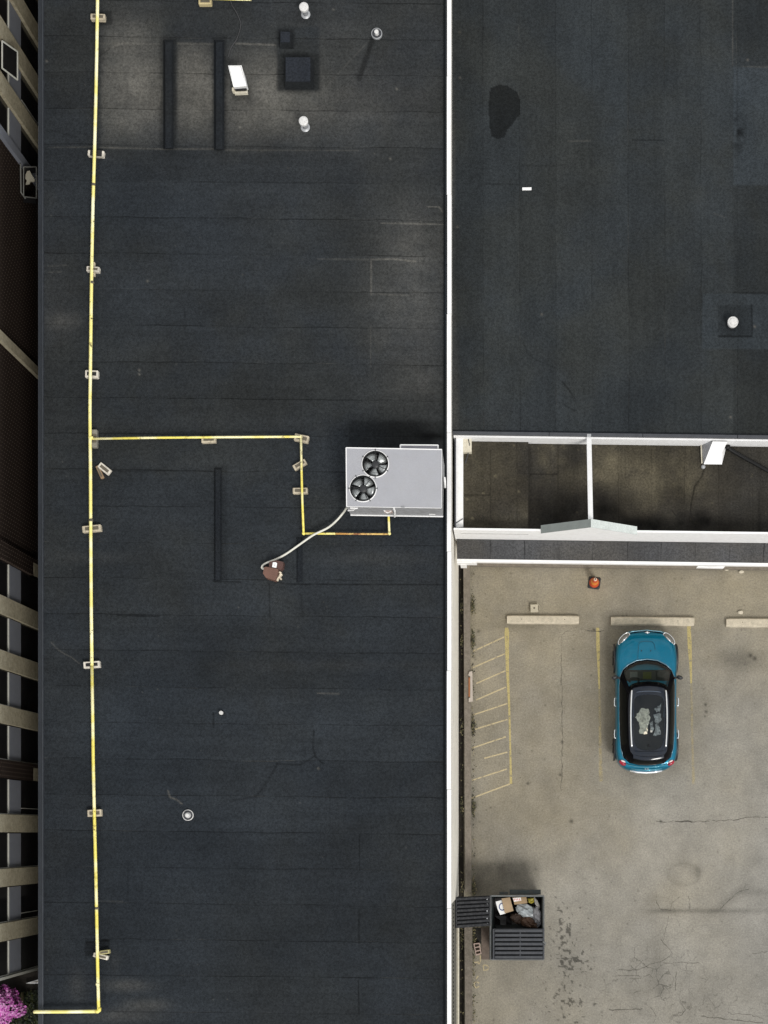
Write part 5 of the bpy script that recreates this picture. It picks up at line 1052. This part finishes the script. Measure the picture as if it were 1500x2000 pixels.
for sx in (-1, 1):
    k = MB(); pts = spline([(sx*.475, .20, 1.49), (sx*.492, .15, 1.545), (sx*.515, -.4, 1.555), (sx*.512, -.9, 1.552), (sx*.490, -1.33, 1.53), (sx*.484, -1.38, 1.485)], 6); k.tube(pts, .022, 10); CB(k, 'roof_rail', m_chr, smooth=True)
    k = MB(); c0 = Vector((sx*.86, .66, 1.02)); k.tube([(sx*.78, .62, .99), (sx*.86, .64, 1.01)], .035, 8)
    pr = [(0, .03, .03), (.035, .075, .075), (.10, .085, .085), (.15, .06, .07), (.175, .015, .03)]; rings = []
    for dx, ry, rz in pr: rings.append([(sx*(.855+dx), .655-.10*dx*2+ry*.75*math.cos(t), 1.03+rz*math.sin(t)) for t in [2*math.pi*i/12 for i in range(12)]])
    k.loft(rings, True, True); CB(k, 'door_mirror', m_blackp, smooth=True)
    for yy in (-.05, -.98):
        k = MB(); k.tube([(sx*.895, yy+.13, .80), (sx*.925, yy+.10, .80), (sx*.93, yy, .80), (sx*.925, yy-.10, .80), (sx*.895, yy-.13, .80)], .017, 8); CB(k, 'door_handle', m_chr, smooth=True)
    for yy in (1.27, -1.31):
        k = MB(); k.tube([(sx*.70, yy, .335), (sx*.905, yy, .335)], .335, 28); k.tube([(sx*.9, yy, .335), (sx*.915, yy, .335)], .30, 28); wh = CB(k, 'wheel', m_tyre, autos=40)
        k = MB(); k.tube([(sx*.912, yy, .335), (sx*.922, yy, .335)], .23, 24)
        for j in range(5): a_ = j*2*math.pi/5; k.tube([(sx*.925, yy, .335), (sx*.925, yy+.22*math.cos(a_), .335+.22*math.sin(a_))], .028, 6)
        CB(k, 'rim', m_rimd, wh)
        k = MB(); k.tube([(sx*.908, yy+.40*math.cos(a_), .335+.38*math.sin(a_)) for a_ in [math.pi*i/16 for i in range(17)]], .034, 8); CB(k, 'arch_trim', m_blackp, smooth=True)
    # head lamp and tail lamp
    def lens(cx, cy_, cz, L, W_, H, ang, pit=0): 
        bm = bmesh.new(); bmesh.ops.create_uvsphere(bm, u_segments=20, v_segments=10, radius=1); mt_ = Matrix.Translation((cx, cy_, cz)) @ Matrix.Rotation(ang, 4, 'Z') @ Matrix.Rotation(pit, 4, 'X') @ Matrix.Diagonal((L, W_, H, 1))
        k_ = MB(); k_.add([mt_ @ v.co for v in bm.verts], [tuple(v.index for v in f_.verts) for f_ in bm.faces]); bm.free(); return k_, mt_
    k, mt_ = lens(sx*.655, 1.785, .80, .215, .095, .065, -sx*R(47), 0); hl = CB(k, 'headlight', m_lens, smooth=True)
    k = MB(); k.tube([mt_ @ Vector((1.03*math.cos(t), 1.03*math.sin(t), .25)) for t in [2*math.pi*i/28 for i in range(28)]], .011, 6, 0, True); CB(k, 'chrome_ring', m_chr, hl, smooth=True)
    k = MB(); k.tube([mt_ @ Vector((-.45, -.3, .9)), mt_ @ Vector((.45, -.3, .9))], .018, 6); CB(k, 'light_strip', m_chr, hl, smooth=True)
    k, mt_ = lens(sx*.70, -1.82, .885, .115, .07, .075, sx*R(35)); tl_ = CB(k, 'tail_light', m_redl, smooth=True)
    k, _ = lens(sx*.685, -1.775, .915, .075, .035, .06, sx*R(25)); CB(k, 'clear_lens', M('clear_lamp', (.72, .68, .66), .15), tl_, smooth=True)
    k = MB(); k.tube([BELT[i if sx > 0 else (n-i) % n]+Vector((sx*.006, 0, .012)) for i in range(3, 11)], .008, 6); CB(k, 'window_trim', M('trim_blue_steel', (.20, .30, .36), .25, .6), smooth=True)
k = MB(); k.tube([v+Vector((0, .018, .012)) for v in [BELT[(n-3+i) % n] for i in range(7)]], .010, 8); CB(k, 'cowl_highlight', MATS['trim_blue_steel'], smooth=True)  # added bar imitates the sky highlight on the hood's trailing lip
k = MB(); k.tube([(-.62, 1.90, .74), (-.42, 2.00, .765), (0, 2.04, .775), (.42, 2.00, .765), (.62, 1.90, .74)], .014, 8); CB(k, 'grille_bar', M('blue_bright_trim', (.25, .50, .62), .2, .6), smooth=True)
k = MB(); k.tube([(-.50, 1.945, .80), (0, 2.005, .83), (.50, 1.945, .80)], .010, 6); CB(k, 'hood_gap', m_gblk)
k = MB(); k.lathe((0.02, 1.965, .845), [(.032, 0), (.032, .012), (.02, .016)], 14); k.tube([(-.055, 1.96, .85), (.095, 1.96, .85)], .012, 6); CB(k, 'emblem', m_chr, smooth=True)
k = MB(); k.tube(spline([(-.27, 1.17, .987), (-.25, 1.45, .958), (-.23, 1.62, .937), (-.14, 1.69, .925), (.12, 1.69, .925), (.21, 1.62, .937), (.24, 1.45, .958)], 5), .006, 5); CB(k, 'hood_crease_shadow', M('teal_shadow_line', (.003, .06, .10), .4), body, smooth=True)
for x in (-.16, .11): k = MB(); k.lathe((x, 1.42, .955), [(.018, 0), (.014, .018)], 8); CB(k, 'washer_jet', m_blackp)
k = MB(); k.lathe((0.0, -1.36, 1.515), [(.03, 0), (.022, .02), (.008, .07)], 10); CB(k, 'antenna', m_blackp, smooth=True)
k = MB(); k.tube([(-.47, -2.035, .66), (-.25, -2.075, .655), (0, -2.09, .655), (.25, -2.075, .655), (.47, -2.035, .66)], .042, 10); CB(k, 'bumper_strip', m_chr, smooth=True)
k = MB(); k.tube([(-.45, -1.985, .80), (0, -2.03, .80), (.45, -1.985, .80)], .016, 8); CB(k, 'tailgate_highlight', M('teal_highlight', (.10, .33, .42), .2, .5), smooth=True)  # paler teal bar imitates a highlight rim on the tailgate
k = MB(); k.tube([(-.60, -1.86, .935), (-.3, -1.935, .94), (0, -1.955, .94), (.3, -1.935, .94), (.60, -1.86, .935)], .012, 8); CB(k, 'sill_highlight', MATS['teal_highlight'], smooth=True)  # second painted highlight rim, below the rear glass
for x in (-.035, .035): k = MB(); k.box(x-.022, x+.022, -2.008, -1.992, .86, .885); CB(k, 'badge', m_chr)
k = MB(); k.loft([[(x*(1-.0), -1.66-.075*(1-(x/.46)**2)-dy, 1.475+dz-.03*(x/.46)**2) for x in [i/8*.44-.44*0 for i in range(-8, 9)]] for dy, dz in ((-.05, .02), (.03, .012), (.06, -.012), (.02, -.03))], closed=False); CB(k, 'spoiler', m_roofc, smooth=True)
